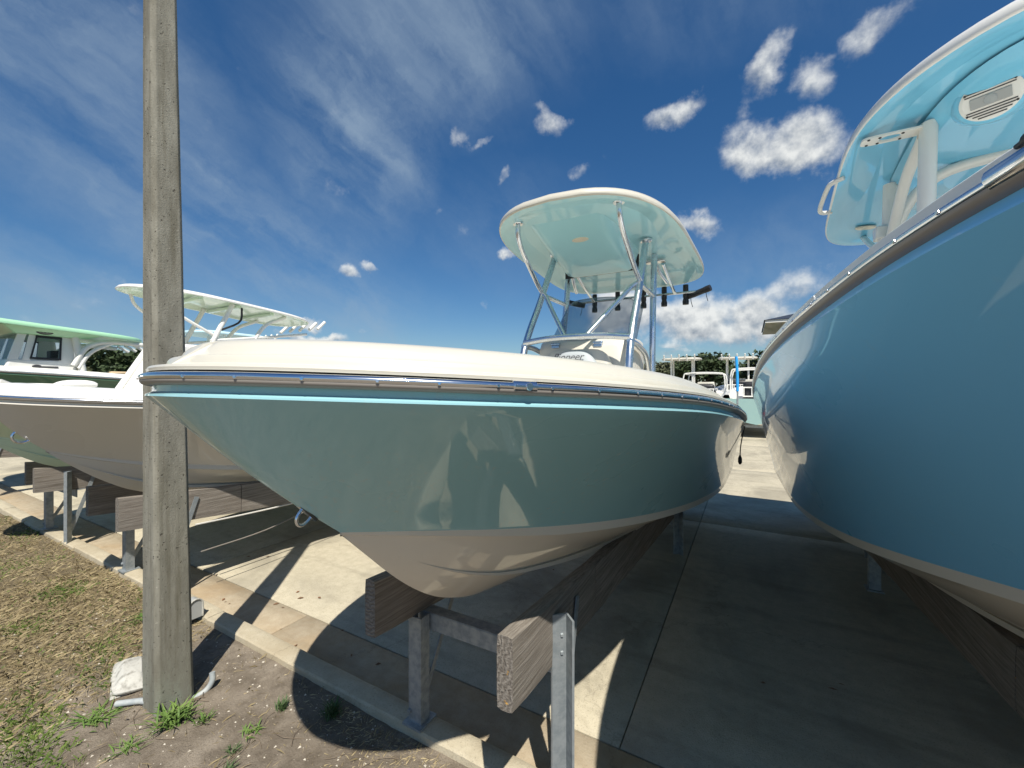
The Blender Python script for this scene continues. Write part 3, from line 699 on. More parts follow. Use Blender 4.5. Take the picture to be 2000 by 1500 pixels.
# windscreen
Q = []
for f in np.linspace(0, 1, 8):
    r_ = []
    for u in np.linspace(-1, 1, 21):
        hw = .41-.02*f; yy_ = 3.40+.35*f+.26*abs(u)**2.6; zz_ = 2.388+.41*f-.03*abs(u)**3*f-.05*f*max(0, abs(u)-.86)/.14
        r_.append((XC+u*hw, yy_, zz_))
    Q.append(r_)
ws = MB().grid(Q, flip=True).build('windscreen', M['screen'], con, ang=80)
md = ws.modifiers.new('thick', 'SOLIDIFY'); md.thickness = .006
for dx in (-.30, -.02, .20): MB().disc((XC+dx, 3.435+.2*abs(dx/.41)**2.6, 2.412), (0,-.8,.6), .012, .008, 12).build('screen_bolt', 'black', ws)
MB().tube(spline([(XC-.12,3.66,2.38),(XC-.12,3.66,2.44)],3), [.06,.055,.03], 14).build('compass', 'black', con)
# leaning post behind the console
lp = MB(); lp.box((XC, 4.75, 1.95), (.85,.28,.10)); lp.build('leaning_post_seat', 'cushion', boat, bevel=.03)
lb = MB(); Q = []
for u in np.linspace(-1, 1, 21):
    zt_ = 2.0+.17*(1-abs(u)**4); Q.append([(XC+u*.46, 4.92, 1.95), (XC+u*.46, 4.90, zt_-.04), (XC+u*.45, 4.95, zt_), (XC+u*.45, 5.0, zt_), (XC+u*.46, 5.02, 1.95)])
lb.grid(Q, flip=True).build('backrest', 'cushion', boat, ang=60)
for sg in (-1, 1): pipe('seat_leg', [(XC+sg*.36, 4.75, 1.92), (XC+sg*.38, 4.75, 1.2)], .022, boat)

# ---- right boat: ice blue, larger
RIGHT = dict(xc=1.47, y0=-.35, L=8.0, B=1.42, Lm=4.75, nB=3.5, eB=.5, N=120, Mw=22,
    zs=([-.40,.3,.86,1.1,1.5,1.9,2.35,3.2,4.5,6.0,7.8],[2.345,2.31,2.275,2.254,2.212,2.175,2.135,2.06,1.95,1.82,1.66]),
    yc0=.45, Bc=1.14, Lc=4.8, nC=2.6, zc=([.44,1.0,1.5,1.96,2.42,3.02,3.94,5.2,6.5,7.8],[1.66,1.53,1.435,1.345,1.252,1.143,1.030,.92,.81,.70]),
    zk=([.44,.6,.8,1.1,1.4,1.9,2.7,4,5.5,7.8],[1.655,1.46,1.26,1.05,.95,.87,.79,.67,.54,.34]),
    hull='blue', bottom='cream', deck='bright', flare=.40, screws=True, crown=-.5, flange=.012, flare_aft=.50, rail=.86, name='centre_console_boat',
    label='large ice blue boat filling the right edge, with white pipework under its blue hard top')
rboat, RH = make_boat(RIGHT)
RX = 1.46
rt = hard_top(rboat, RX, 2.53, 5.60, .92, .80, 3.62, 3.44, 'blue_under', 'bright', n=5.0, nose=.62, th=.06)
def rz(y): return 3.62+(3.44-3.62)*(y-2.53)/(5.60-2.53)
# moulded pad on the underside
pd = MB(); o = outline(RX, 2.85, 4.9, .56, .50, 3.2, 48, .1); cen = np.array([RX, 3.85])
def pr(k, dz): return np.column_stack([cen+(o[:, :2]-cen)*k, np.array([rz(y) for y in o[:, 1]])+dz])
pd.grid(np.stack([pr(1.0,.046), pr(.965,.02), pr(.92,-.012), pr(.85,-.022), pr(.5,-.026)], 0), cv=True)
K = 48; c = len(pd.v); pd.v.append((RX, 3.85, rz(3.85)-.027))
for j in range(K): pd.f.append((c-K+j, c-K+(j+1) % K, c))
pd.build('moulded_pad', 'blue_under', rt, ang=60)
# oval speaker on a pod that leans toward the bow
sn = Vector((-.32, -.74, -.59)).normalized(); sax = (Vector((.80, .0, .26)) - sn*Vector((.80, .0, .26)).dot(sn)).normalized(); sbx = sn.cross(sax)
sc_ = np.array([1.125, 3.22, rz(3.2)-.045])
pod = MB(); Q = []
for h_, k_ in ((-.22, 1.75), (-.12, 1.5), (-.05, 1.30), (-.015, 1.20), (.0, 1.12), (.002, .9)):
    Q.append([np.array(Vector(sc_)+sn*h_+sax*math.cos(t)*.118*k_+sbx*math.sin(t)*.108*k_) for t in np.linspace(0, 2*np.pi, 40, endpoint=False)])
pod.grid(np.array(Q), cv=True, flip=True).build('speaker_pod', 'blue_under', rt, ang=60)
spk = MB().disc(sc_, tuple(sn), .118, .016, 36, .108, sax).build('speaker', 'pipe_white', rt)
def onspk(u, v, dz=0): return np.array(sc_)+np.array(sax)*u+np.array(sbx)*v+np.array(sn)*(.017+dz)
rotS = Matrix((sax, sbx, sn)).transposed()
for v in (-.084,-.070,-.056,-.042,.042,.056,.070,.084):
    hw = .102*math.sqrt(max(.02, 1-(v/.098)**2)); MB().box(onspk(0, v), (hw*2, .0055, .004), rotS).build('speaker_slot', 'black', spk, smooth=False)
MB().box(onspk(0, 0, .002), (.150,.056,.008), rotS).build('speaker_badge', 'grey', spk, bevel=.003)
MB().disc(onspk(0, 0, .005), tuple(sn), .025, .004, 20).build('speaker_ring', 'pvc', spk)
for u, v in ((.10,.055),(-.10,.055),(.10,-.055),(-.10,-.055)): MB().disc(onspk(u*.9, v*1.0, -.003), tuple(sn), .006, .006, 8).build('speaker_screw', 'black', spk)
# tower of white pipe
for sg in (-1, 1):
    X = lambda v: RX+sg*v
    lg = MB().tube(spline([(X(.54),3.46,1.55),(X(.53),3.47,2.6),(X(.51),3.48,rz(3.48)+.02)], 20), .060, 16, flat=.7).build('front_leg', 'pipe_white', rboat)
    # mounting plate with a lightening hole
    pc = np.array([X(.64), 3.50, rz(3.5)+.010]); Kp = 40; outr = []; inn = []
    for t in np.linspace(0, 2*np.pi, Kp, endpoint=False):
        c_, s_ = math.cos(t), math.sin(t)
        outr.append((pc[0]+math.copysign(abs(c_)**.4, c_)*.19, pc[1]+math.copysign(abs(s_)**.4, s_)*.055, pc[2]))
        inn.append((pc[0]+sg*.045+c_*.055, pc[1]+s_*.036, pc[2]))
    outr, inn = np.array(outr), np.array(inn); dn = np.array((0,0,.012))
    MB().grid(np.stack([outr, outr-dn, inn-dn, inn], 0), cv=True, cu=True).build('mounting_plate', 'pipe_white', lg, ang=40)
    for u in (-.01, .10, .155):
        for v in (-.035, .035): MB().disc((pc[0]+sg*u, pc[1]+v, pc[2]-.012), (0,0,-1), .008, .005, 10).build('plate_bolt', 'black', lg)
    MB().tube(spline([(X(.54),4.26,1.5),(X(.53),4.26,2.6),(X(.51),4.26,rz(4.26)+.02)], 20), .048, 14).build('rear_leg', 'pipe_white', rboat)
    pipe('tower_brace', [(X(.52),3.52,rz(3.5)-.03),(X(.53),3.85,3.38),(X(.53),4.22,3.05)], .034, rboat, 'pipe_white')
    pipe('tower_arch', [(X(.53),4.25,2.65),(X(.52),4.20,3.0),(X(.46),4.08,3.30),(X(.30),3.98,3.45),(X(0.0),3.95,3.50)], .036, rboat, 'pipe_white')
    pipe('rear_strut', [(X(.46),5.42,rz(5.4)+.02),(X(.50),4.9,3.25),(X(.53),4.3,3.0)], .026, rboat, 'pipe_white')
    MB().box((X(.54),4.26,3.17), (.14,.11,.10)).build('tower_clamp', 'pipe_white', rboat, bevel=.012)
    MB().disc((X(.50),5.12,rz(5.12)+.02), (0,0,-1), .085, .014, 24, .045, (1,.3,0)).build('dome_light', 'lens', rt)
    gh = [(X(.84),3.98,rz(4.0)+.02),(X(.90),4.02,rz(4.0)+.012),(X(.925),4.10,rz(4.1)+.012),(X(.93),4.45,rz(4.45)+.012),(X(.905),4.58,rz(4.55)+.012),(X(.83),4.62,rz(4.6)+.02)]
    pipe('grab_handle', gh, .018, rt, 'pipe_white')
MB().tube([(1.47,4.45,rz(4.4)+.03),(1.47,4.45,rz(4.4)-.0),(1.47,4.45,rz(4.4)-.05),(1.47,4.45,rz(4.4)-.09)], [.055,.06,.055,.02], 18).build('antenna_base', 'black', rt)
MB().tube([(1.47,4.45,rz(4.4)-.09),(1.47,4.45,rz(4.4)-.26)], .007, 6).build('antenna_stalk', 'black', rt)
p, tv = rail_pt(RH, .845, .018, .0225, -1)
MB().tube([p-tv*.075, p-tv*.07, p+tv*.02, p+tv*.024], [.013,.017,.017,.013], 14).build('rail_joint', 'steel', rboat)
p2, tv2 = rail_pt(RH, .865, .016, .05, -1)
MB().tube(spline([p2-tv2*.08, p2-tv2*.045-(.004,0,0), p2-tv2*.01], 8), [.004]*3+[.008]*3+[.004]*2, 10).build('rail_hook', 'black', rboat)
con2 = MB(); con2.box((RX, 4.0, 1.95), (1.0,1.1,1.3)); con2.build('console', 'white', rboat, bevel=.08, bseg=4)

copy_tree(rboat, (4.25, .1, 0), 0, 'unseen ice blue boat added outside the right edge to deepen the shade', None)  # added out of view to block sky and shade the lane and hulls

# ---- left boats
LEFT = dict(xc=-5.1, y0=.80, L=5.85, B=1.12, Lm=3.8, nB=3.3, eB=.68, N=80, Mw=16,
    zs=([.80,1.0,1.2,1.56,2.4,3.6,5,7],[1.890,1.868,1.851,1.825,1.77,1.69,1.57,1.41]),
    yc0=1.13, Bc=.98, Lc=4.2, zc=([1.12,1.4,1.9,2.6,3.5,4.5,7],[1.45,1.36,1.24,1.13,1.05,.97,.76]),
    zk=([1.12,1.253,1.482,1.662,1.817,1.983,2.4,3.2,4.5,7],[1.445,1.319,1.128,1.01,.942,.884,.82,.74,.62,.40]),
    hull='offwhite_hull', bottom='offwhite_hull', deck='bright', flare=.28, crown=.0, strake=.15, name='bay_boat',
    label='off-white bay boat whose bow stands right behind the concrete pole')
lboat, LH = make_boat(LEFT)
d = np.array([0, -.86, -.5]); t = np.array([0, .5, -.86]); pe = np.array([-5.1, 1.035, 1.60])
MB().tube(spline([pe-t*.05-d*.02, pe-t*.05+d*.05, pe-t*.03+d*.085, pe+d*.095, pe+t*.03+d*.085, pe+t*.05+d*.05, pe+t*.05-d*.02], 20), .010, 8).build('bow_eye', 'steel', lboat)
cs = MB().hexa([(-5.42,1.60,1.72),(-4.86,1.60,1.72),(-4.86,2.75,1.72),(-5.42,2.75,1.72),(-5.38,1.94,2.40),(-4.90,1.94,2.40),(-4.90,2.65,2.40),(-5.38,2.65,2.40)]).build('console', 'bright', lboat, bevel=.03, bseg=3)
MB().tube([(-5.41,1.60,1.78),(-5.38,1.93,2.40)], .03, 10).build('console_moulding', 'bright', cs)
MB().box((-4.78,1.42,1.945), (.10,.22,.012)).build('hatch_latch', 'grey', lboat, bevel=.004)

GREEN = dict(LEFT, xc=-7.6, y0=.55, L=6.9, B=1.2, Lm=3.8, nB=3.5, eB=.6, name='centre_console_boat', N=70, Mw=14,
    zs=([.35,.83,1.19,1.56,2.4,3.6,5,7.4],[1.90,1.885,1.868,1.845,1.79,1.70,1.58,1.36]),
    hull='pale_green_hull', bottom='pale_green_hull', crown=-.3,
    label='pale green boat with white-edged T-top left of the concrete pole')
gboat, GH = make_boat(GREEN)
GX = -7.6
gt = hard_top(gboat, GX, 2.36, 5.05, .62, .70, 3.33, 3.12, 'pale_top', 'bright', n=3.2, nose=.35, th=.035)
def gz(y): return 3.33+(3.12-3.33)*(y-2.36)/2.69
for sg in (-1, 1):
    X = lambda v: GX+sg*v
    pipe('front_leg', [(X(.46),3.1,1.4),(X(.46),3.25,2.4),(X(.45),3.62,gz(3.6)+.03)], .035, gboat, 'pipe_white')
    pipe('rear_leg', [(X(.46),3.8,1.4),(X(.46),3.86,2.4),(X(.45),4.1,2.95),(X(.43),4.5,gz(4.5)+.02)], .030, gboat, 'pipe_white')
    pipe('side_rail', [(X(.46),3.3,2.66),(X(.46),4.2,2.80),(X(.45),4.9,2.92)], .022, gboat, 'pipe_white')
    pipe('front_strut', [(X(.36),2.62,gz(2.6)+.02),(X(.38),2.70,3.16),(X(.42),3.0,2.95),(X(.45),3.35,2.75)], .022, gboat, 'pipe_white')
for f in (.3, .5, .7): MB().box((GX, 2.36+2.69*f, gz(2.36+2.69*f)+.012), (.95,.07,.05)).build('top_rib', 'pale_top', gt, bevel=.015)
for k, dx in enumerate((-.55,-.25,.05,.35,.6)): MB().tube([(GX+dx,5.02,3.02),(GX+dx+.02,5.16,3.17)], .028, 8).build('rod_holder', 'pipe_white', gboat)
MB().tube(spline([(GX+.47,3.75,gz(3.7)),(GX+.47,3.72,3.0),(GX+.47,3.45,2.84)], 8), .016, 8).build('cable', 'black', gboat)
con3 = MB().hexa([(GX-.45,3.0,1.4),(GX+.45,3.0,1.4),(GX+.45,3.9,1.4),(GX-.45,3.9,1.4),(GX-.42,3.15,2.25),(GX+.42,3.15,2.25),(GX+.42,3.8,2.25),(GX-.42,3.8,2.25)]).build('console', 'white', gboat, bevel=.05)
gr_ = MB().tube(spline([(GX+.30,1.2,1.985),(GX+.55,1.45,1.99),(GX+.72,1.75,1.975)],8), .020, 8).build('bow_rail', 'pipe_white', gboat)
MB().tube(spline([(GX+.66,1.60,1.985),(GX+.72,1.70,2.0),(GX+.80,1.84,2.0),(GX+.84,1.92,1.985)],10), [.02,.035,.042,.045,.046,.046,.044,.04,.035,.02], 12).build('bow_light', 'pipe_white', gboat)

SAGE = dict(GREEN, xc=-12.0, y0=.6, L=8.0, B=1.35, Lm=5., nB=2.3, eB=.85, name='cabin_boat',
    zs=([.6,1.2,2.0,3.0,4.5,6,8.6],[2.30,2.26,2.20,2.12,1.98,1.84,1.62]), yc0=1.35, zc=([1.34,1.7,2.2,3,4,8.6],[1.5,1.42,1.32,1.2,1.1,.8]), zk=([1.34,1.5,1.8,2.2,3,8.6],[1.49,1.3,1.1,.98,.86,.36]),
    hull='sage_hull', bottom='cream', crown=.0, label='sage green boat with mint hard top and enclosed white cabin at the left edge')
sboat, SH = make_boat(SAGE)
SX = -12.0
stp = hard_top(sboat, SX, .75, 3.98, 1.0, 1.0, 3.10, 2.87, 'mint_top', 'mint_top', n=4.5, nose=.2, th=.07)
cab = MB().hexa([(SX-.75,1.90,1.9),(SX+.75,1.90,1.9),(SX+.75,2.95,1.9),(SX-.75,2.95,1.9),(SX-.706,2.05,2.45),(SX+.706,2.05,2.45),(SX+.706,2.90,2.45),(SX-.706,2.90,2.45)]).build('cabin', 'bright', sboat, bevel=.03, bseg=3)
def cabp(f, g, o=0.): # point on the cabin's near side wall: f along (0 front..1 back), g up
    a = np.array([SX+.75,1.90,1.9])*(1-f)+np.array([SX+.75,2.95,1.9])*f; b = np.array([SX+.66,2.20,3.02])*(1-f)+np.array([SX+.66,2.84,2.98])*f
    return a*(1-g)+b*g+np.array((o,0,0))
def panel(cor, o1, o2, name, m, parent):
    lo = [cabp(f, g, o1) for f, g in cor]; hi = [cabp(f, g, o2) for f, g in cor]; MB().hexa(lo+hi).build(name, m, parent, smooth=False, bevel=.008)
def mirror_x(p): return np.array((2*SX-p[0], p[1], p[2]))
def strip(cor, o1, o2, name, m, parent, both=True, bev=0):
    lo = [cabp(f, g, o1) for f, g in cor]; hi = [cabp(f, g, o2) for f, g in cor]
    MB().hexa(lo+hi).build(name, m, parent, smooth=False, bevel=bev)
    if both: MB().hexa([mirror_x(p) for p in lo][::-1]+[mirror_x(p) for p in hi][::-1]).build(name, m, parent, smooth=False, bevel=bev)
strip([(.0,.48),(.14,.48),(.16,1.0),(.0,1.0)], -.05, .0, 'front_pillar', 'bright', cab)
strip([(.20,.48),(.31,.48),(.33,1.0),(.20,1.0)], -.05, .0, 'mid_pillar', 'bright', cab)
strip([(.74,.48),(1.0,.48),(1.0,1.0),(.80,1.0)], -.05, .0, 'rear_pillar', 'bright', cab)
strip([(.31,.88),(.80,.88),(.80,1.0),(.31,1.0)], -.045, -.005, 'window_head', 'bright', cab)
for q in ([(.30,.50),(.33,.50),(.36,.90),(.33,.90)], [(.74,.50),(.77,.50),(.81,.90),(.78,.90)], [(.30,.50),(.77,.50),(.77,.535),(.30,.535)], [(.32,.86),(.81,.86),(.81,.90),(.32,.90)]):
    strip(q, -.02, .014, 'window_frame', 'black', cab)
strip([(.31,.51),(.76,.51),(.80,.88),(.33,.88)], -.004, .004, 'side_window', M['cabglass'], cab)
strip([(.14,.49),(.20,.49),(.20,.97),(.16,.97)], -.02, .0, 'quarter_window', M['cabglass'], cab)
MB().hexa([(SX-.69,2.06,2.45),(SX+.69,2.06,2.45),(SX+.69,2.07,2.45),(SX-.69,2.07,2.45),(SX-.64,2.21,3.02),(SX+.64,2.21,3.02),(SX+.64,2.22,3.02),(SX-.64,2.22,3.02)]).build('windscreen', M['cabglass'], cab, smooth=False)
strip([(.84,.02),(.89,.02),(.90,.33),(.86,.33)], .004, .014, 'door_seam', 'ink', cab, False)
MB().box((SX+.1,2.75,2.50), (.25,.15,.3)).build('helm_screen', 'black', cab, bevel=.02)
MB().hexa([(SX-.74,2.12,2.90),(SX+.74,2.12,2.90),(SX+.74,3.05,2.87),(SX-.74,3.05,2.87),(SX-.86,1.95,3.05),(SX+.86,1.95,3.05),(SX+.86,3.35,2.97),(SX-.86,3.35,2.97)]).build('top_skirt', 'mint_top', stp, bevel=.02)
MB().disc(cabp(.45,.93,.115)+np.array((.0,0,.035)), (1,0,.1), .12, .012, 28, .06, (0,1,0)).build('top_emblem', 'ink', stp)
e2 = MB().tube([np.array(cabp(.45,.93,.130))+np.array((0, .09*math.cos(t), .035+.036*math.sin(t))) for t in np.linspace(0, 2*math.pi, 24)], .006, 6, False).build('emblem_ring', 'grey', stp)
lettering('SC', .07, Matrix.Translation(Vector(cabp(.45,.93,.129))+Vector((0,0,.012))) @ Matrix.Rotation(R(90), 4, 'Z') @ Matrix.Rotation(R(90), 4, 'X'), 'grey', stp, .2, name='emblem_letters')
MB().disc(cabp(.42,.38,.0), (1,0,.06), .06, .012, 20, .035, (0,1,0)).build('side_emblem', 'ink', cab)
MB().box(np.array(cabp(.60,.375,.004)), (.012,.22,.03)).build('side_script', 'ink', cab, smooth=False)
MB().disc(cabp(.42,.20,.0), (1,0,.06), .30, .012, 30, .06, (0,1,0)).build('side_vent', 'ink', cab)
for k, yy_ in enumerate((2.1,)): MB().box((SX+.35, 1.55, 2.38), (.5,.40,.42)).build('bow_seat', 'tan', sboat, bevel=.08, bseg=3)
for sg in (-1, 1):
    X = lambda v: SX+sg*v
    pipe('top_arch', [(X(.78),2.85,2.35),(X(.78),3.05,2.72),(X(.78),3.4,2.84),(X(.76),3.95,2.82)], .045, sboat, 'pipe_white')
    pipe('arch_strut', [(X(.78),2.92,2.3),(X(.78),3.10,2.62),(X(.78),3.45,2.85)], .035, sboat, 'pipe_white')
    pipe('cabin_post', [(X(.76),3.04,1.8),(X(.75),2.96,2.4),(X(.70),2.88,2.98)], .06, sboat, 'pipe_white')
bs_ = MB().box((SX+.6, 3.78, 2.13), (.4,.16,.30)).build('helm_chair_back', 'tan', sboat, bevel=.08, bseg=3)
MB().box((SX+.6, 3.52, 2.22), (.4,.28,.07)).build('helm_chair_seat', 'tan', sboat, bevel=.03); MB().box((SX+.6,3.36,2.06), (.3,.16,.16)).build('cooler_seat', 'tan', sboat, bevel=.05)
for k, dx in enumerate((-.6,-.2,.2,.6)): MB().tube([(SX+dx,3.92,2.86),(SX+dx,4.12,2.74)], .03, 8).build('rod_holder', 'pipe_white', sboat)

# ------------------------------------------------------------------ boat stands
def angle_post(mb, x, y, z0, z1, s=.075, th=.009, open_back=True):
    """steel angle with its corner edge toward the verge"""
    h = s*.72
    out = [(x, y+h*.62), (x-h, y-h*.38), (x-h+th, y-h*.38-th*.5), (x, y+h*.62-th*1.5), (x+h-th, y-h*.38-th*.5), (x+h, y-h*.38)]
    n = len(out); mb.add([(a, b, z0) for a, b in out]+[(a, b, z1) for i, (a, b) in enumerate(out)],
        [tuple((i, (i+1) % n, n+(i+1) % n, n+i)) for i in range(n)]+[(0,1,2,3),(0,3,4,5)][::1]+[(n+3,n+2,n+1,n+0),(n+5,n+4,n+3,n+0)])
def bar(mb, a, b, wd, th, side=(1,0,0)):
    a, b = np.array(a, float), np.array(b, float); u = (b-a)/np.linalg.norm(b-a); s_ = np.array(side, float); s_ -= u*s_.dot(u); s_ /= np.linalg.norm(s_); k = np.cross(u, s_)
    q = [a+s_*i*th/2+k*j*wd/2 for i, j in ((-1,-1),(1,-1),(1,1),(-1,1))]; q2 = [p+(b-a) for p in q]; mb.hexa(q+q2)
def stand(xc, label, xs_=(-.41, .44), ys_=(1.485, 1.375), zb=(.73, .756), hb=.286, wb=.078, y_end=6.9, front=True):
    r = thing('boat_stand', label, 'boat stand', (xc, 1.8, 0), 'timber and steel boat stands in a row')
    sl_ = -.087
    for i, (dx, ys0, z0) in enumerate(zip(xs_, ys_, zb)):
        segs = [(ys0, ys0+.98), (ys0+.986, y_end)]
        for (a, b) in segs:
            n = max(6, int((b-a)/.09)); Q = []
            for yy_ in np.linspace(a, b, n):
                z = z0+sl_*(yy_-ys0); e = .004 if (yy_ in (a, b)) else 0
                ring = []
                for u, v in ((-1,0),(-1,.2),(-1,.5),(-1,.8),(-1,1),(-.4,1),(.4,1),(1,1),(1,.8),(1,.5),(1,.2),(1,0),(.4,0),(-.4,0)):
                    j = .0028*mnoise.noise((yy_*3+i*9, u*3, v*4)); cr = .006 if (abs(u) == 1 and v in (0, 1)) else 0
                    ring.append((xc+dx+u*(wb/2-cr*.5-e)+j, yy_, z+v*hb+(cr*.7 if v == 0 else -cr*.7 if v == 1 else 0)+.005*mnoise.noise((yy_*2.3, u*5, v*3+i))))
                Q.append(ring)
            mb = MB().grid(Q, cv=True, flip=False); k = 14
            mb.f.append(tuple(range(k))); mb.f.append(tuple((n-1)*k+j for j in range(k))[::-1])
            mb.build('bunk_plank', 'wood', r, ang=35)
    xl, xr = xc+xs_[0], xc+xs_[1]
    for yq, dz in ((1.76, .11), (5.25, 0.)):
        zl = zb[0]+sl_*(yq-ys_[0]); zr = zb[1]+sl_*(yq-ys_[1])
        # left post: channel below the plank
        pl_ = MB(); xq = xl+.045
        for s_ in (-1, 1): pl_.box((xq+s_*.041, yq+.035, (dz+zl)/2), (.008, .07, zl-dz))
        pl_.box((xq, yq+.004, (dz+zl)/2), (.076, .008, zl-dz)); p_ = pl_.build('channel_post', 'zinc', r, smooth=False)
        MB().box((xq, yq+.04, dz+.006), (.13,.14,.012)).build('foot_plate', 'zinc', p_, smooth=False)
        MB().disc((xq-.035, yq-.0, dz+.07), (0,-1,0), .012, .012, 6).build('bolt', 'zinc', p_)
        ra = MB(); angle_post(ra, xr+.085, yq, 0.0 if yq > 2 else .03, zr+.235, .078); rp = ra.build('angle_post', 'zinc', r, smooth=False)
        for zz_ in (zr+.14, zr+.06): MB().disc((xr+.072, yq+.012, zz_), (-.7,-.7,0), .011, .012, 6).build('bolt', 'zinc', rp)
        cb = MB(); bar(cb, (xl-.02, yq+.088, min(zl, zr)-.055), (xr+.05, yq+.088, min(zl, zr)-.045), .008, .09, (0,0,1)); bar(cb, (xl-.02, yq+.124, min(zl, zr)-.008), (xr+.05, yq+.124, min(zl, zr)+.000), .075, .008, (0,0,1))
        cb.build('cross_beam', 'zinc', r, smooth=False)
        kb = MB(); bar(kb, (xl+.06, yq+.03, dz+.06), (xl+.06, yq+.34, zl+.02), .035, .008); kb.build('brace', 'zinc', r, smooth=False)
        kb = MB(); bar(kb, (xr+.062, yq+.03, dz+.12), (xr+.050, yq+.26, zr+.20), .038, .007); kb.build('brace', 'zinc', r, smooth=False)
    return r
main_stand = stand(XC, 'timber and steel stand under the bow of the seafoam boat in the middle')
stand(RX, 'timber and steel stand in deep shade under the ice blue boat', (-.45, .45), (1.6, 1.6), (.70, .70))
ls = stand(-5.1, 'timber and steel stand under the off-white bay boat behind the pole', (-.44, .43), (1.5, 1.45), (.73, .745))
stand(GX, 'timber and steel stand under the pale green boat at the left edge', (-.42, .40), (1.6, 1.5), (.72, .74))
stand(SX, 'timber and steel stand under the sage green cabin boat', (-.42, .42), (1.7, 1.7), (.72, .72))

# ropes lying along the plank behind the bow eye
tag(MB().tube(spline([(-4.56,1.98,.67),(-4.56,2.5,.645),(-4.55,3.1,.63),(-4.55,4.1,.60)],16), .008, 6).build('rope', 'rope'), 'taut white rope along the plank behind the bow eye', 'rope')
tag(MB().tube(spline([(-4.50,2.0,.42),(-4.50,2.6,.44),(-4.52,3.2,.53),(-4.55,3.9,.60)],16), .006, 6).build('rope', 'darkrope'), 'slack dull rope below the white rope behind the bow eye', 'rope')

# ------------------------------------------------------------------ concrete pole
pole = thing('utility_pole', 'tall square weathered concrete pole standing in the dirt in front of the boats', 'pole', (-3.09, 1.2, 0))
Q = []
hz = list(np.linspace(-.1, 1.0, 12))+[1.018,1.022,1.026]+list(np.linspace(1.2, 3.38, 12))+[3.40,3.404,3.408]+list(np.linspace(3.6, 9.5, 20))
for z in hz:
    s_ = (.200-.0150*z)/2*(.985 if z in (1.022, 3.404) else 1); ch = .02; lx, ly = -.012*z*.87, -.012*z*.49
    jit = .0015*mnoise.noise((z*4, 0, 0))
    oc = [(-s_+ch,-s_),(s_-ch,-s_),(s_,-s_+ch),(s_,s_-ch),(s_-ch,s_),(-s_+ch,s_),(-s_,s_-ch),(-s_,-s_+ch)]
    Q.append([(-3.09+lx+a+jit, 1.2+ly+b+jit, z) for a, b in oc])
pm = MB().grid(np.array(Q), cv=True, flip=True); pm.f.append(tuple(range(len(pm.v)-8, len(pm.v))))
pm.build('shaft', M['poleconc'], pole, smooth=False, bevel=.006)
cv = MB().tube(spline([(-3.00,1.28,.05),(-2.985,1.35,.065),(-2.975,1.385,.11),(-2.985,1.39,.16)],12), .017, 10)
tag(cv.build('conduit_elbow', 'pvc'), 'bent grey conduit coming out of the dirt right of the pole', 'pipe')
tag(MB().tube([(-3.30,1.02,.085),(-3.20,1.10,.088),(-3.06,1.16,.09)], .017, 10).build('conduit_stub', 'pvc'), 'short grey pipe stub lying left of the pole foot', 'pipe')
# weathered white cover lying by the pole
cvr = thing('light_cover', 'dirty white plastic cover lying upside down in the dirt by the pole', 'cover', (-3.55, 1.18, .06))
rotc = Matrix.Rotation(R(-18), 3, 'Z') @ Matrix.Rotation(R(-9), 3, 'X') @ Matrix.Rotation(R(4), 3, 'Y')
Q = []
for z, ax_, ay in ((.0,.17,.085),(.012,.178,.092),(.02,.178,.092),(.022,.165,.080),(.058,.125,.055),(.068,.108,.045),(.070,.0,.0)):
    r_ = []
    for t in np.linspace(0, 2*np.pi, 28, endpoint=False):
        c_, s_ = math.cos(t), math.sin(t)
        v = rotc @ Vector((math.copysign(abs(c_)**.35, c_)*ax_, math.copysign(abs(s_)**.35, s_)*ay, z)); r_.append((-3.52+v.x, 1.16+v.y, .085+v.z))
    Q.append(r_)
MB().grid(np.array(Q), cv=True, flip=True).build('shell', 'oldwhite', cvr, ang=35)
lid = MB().box((-3.53,1.15,.071), (.34,.165,.008), Matrix.Rotation(R(-18), 3, 'Z')); lid.build('base_plate', 'oldwhite', cvr, bevel=.003)
bxk = thing('post_cap', 'small dark round-topped box with white rim on the kerb behind the pole', 'box', (-3.93, 1.70, .11))
arch = [(1.64, .0), (1.64, .10)]+[(1.69-.05*math.cos(t), .10+.05*math.sin(t)) for t in np.linspace(.2, math.pi-.2, 10)]+[(1.74, .10), (1.74, .0)]
mb = MB().grid(np.array([[(xx, y, .111+z) for y, z in arch] for xx in (-3.97, -3.885)])); n_ = len(arch); mb.f.append(tuple(range(n_))); mb.f.append(tuple(range(n_, 2*n_))); mb.build('body', 'grey', bxk, ang=50)
MB().tube([(-3.882, y, .113+z) for y, z in arch], .007, 6).build('rim', 'oldwhite', bxk)

# ------------------------------------------------------------------ grass, weeds, litter
def blades(n, xf, h, lean, wd, name, m, label=None):
    vs = np.zeros((n, 4, 3)); fs = []
    for i in range(n):
        x, y, hh, ln_, a = xf()
        z = verge_z(x, y)-.004; dx, dy = math.cos(a), math.sin(a); wv_ = wd*random.uniform(.6, 1.5)
        px_, py_ = -dy*wv_, dx*wv_
        mx, mz = ln_*.4, hh*.75
        vs[i] = [(x-px_, y-py_, z), (x+px_, y+py_, z), (x+dx*mx+px_*.8, y+dy*mx+py_*.8, z+mz), (x+dx*ln_, y+dy*ln_, z+hh)]
        fs.append((i*4, i*4+1, i*4+2)); fs.append((i*4, i*4+2, i*4+3))
    mb = MB(); mb.v = vs.reshape(-1, 3).tolist(); mb.f = fs
    o = mb.build(name, m, smooth=False); o['kind'] = 'stuff'
    if label: o['label'] = label; o['category'] = 'grass'
    return o
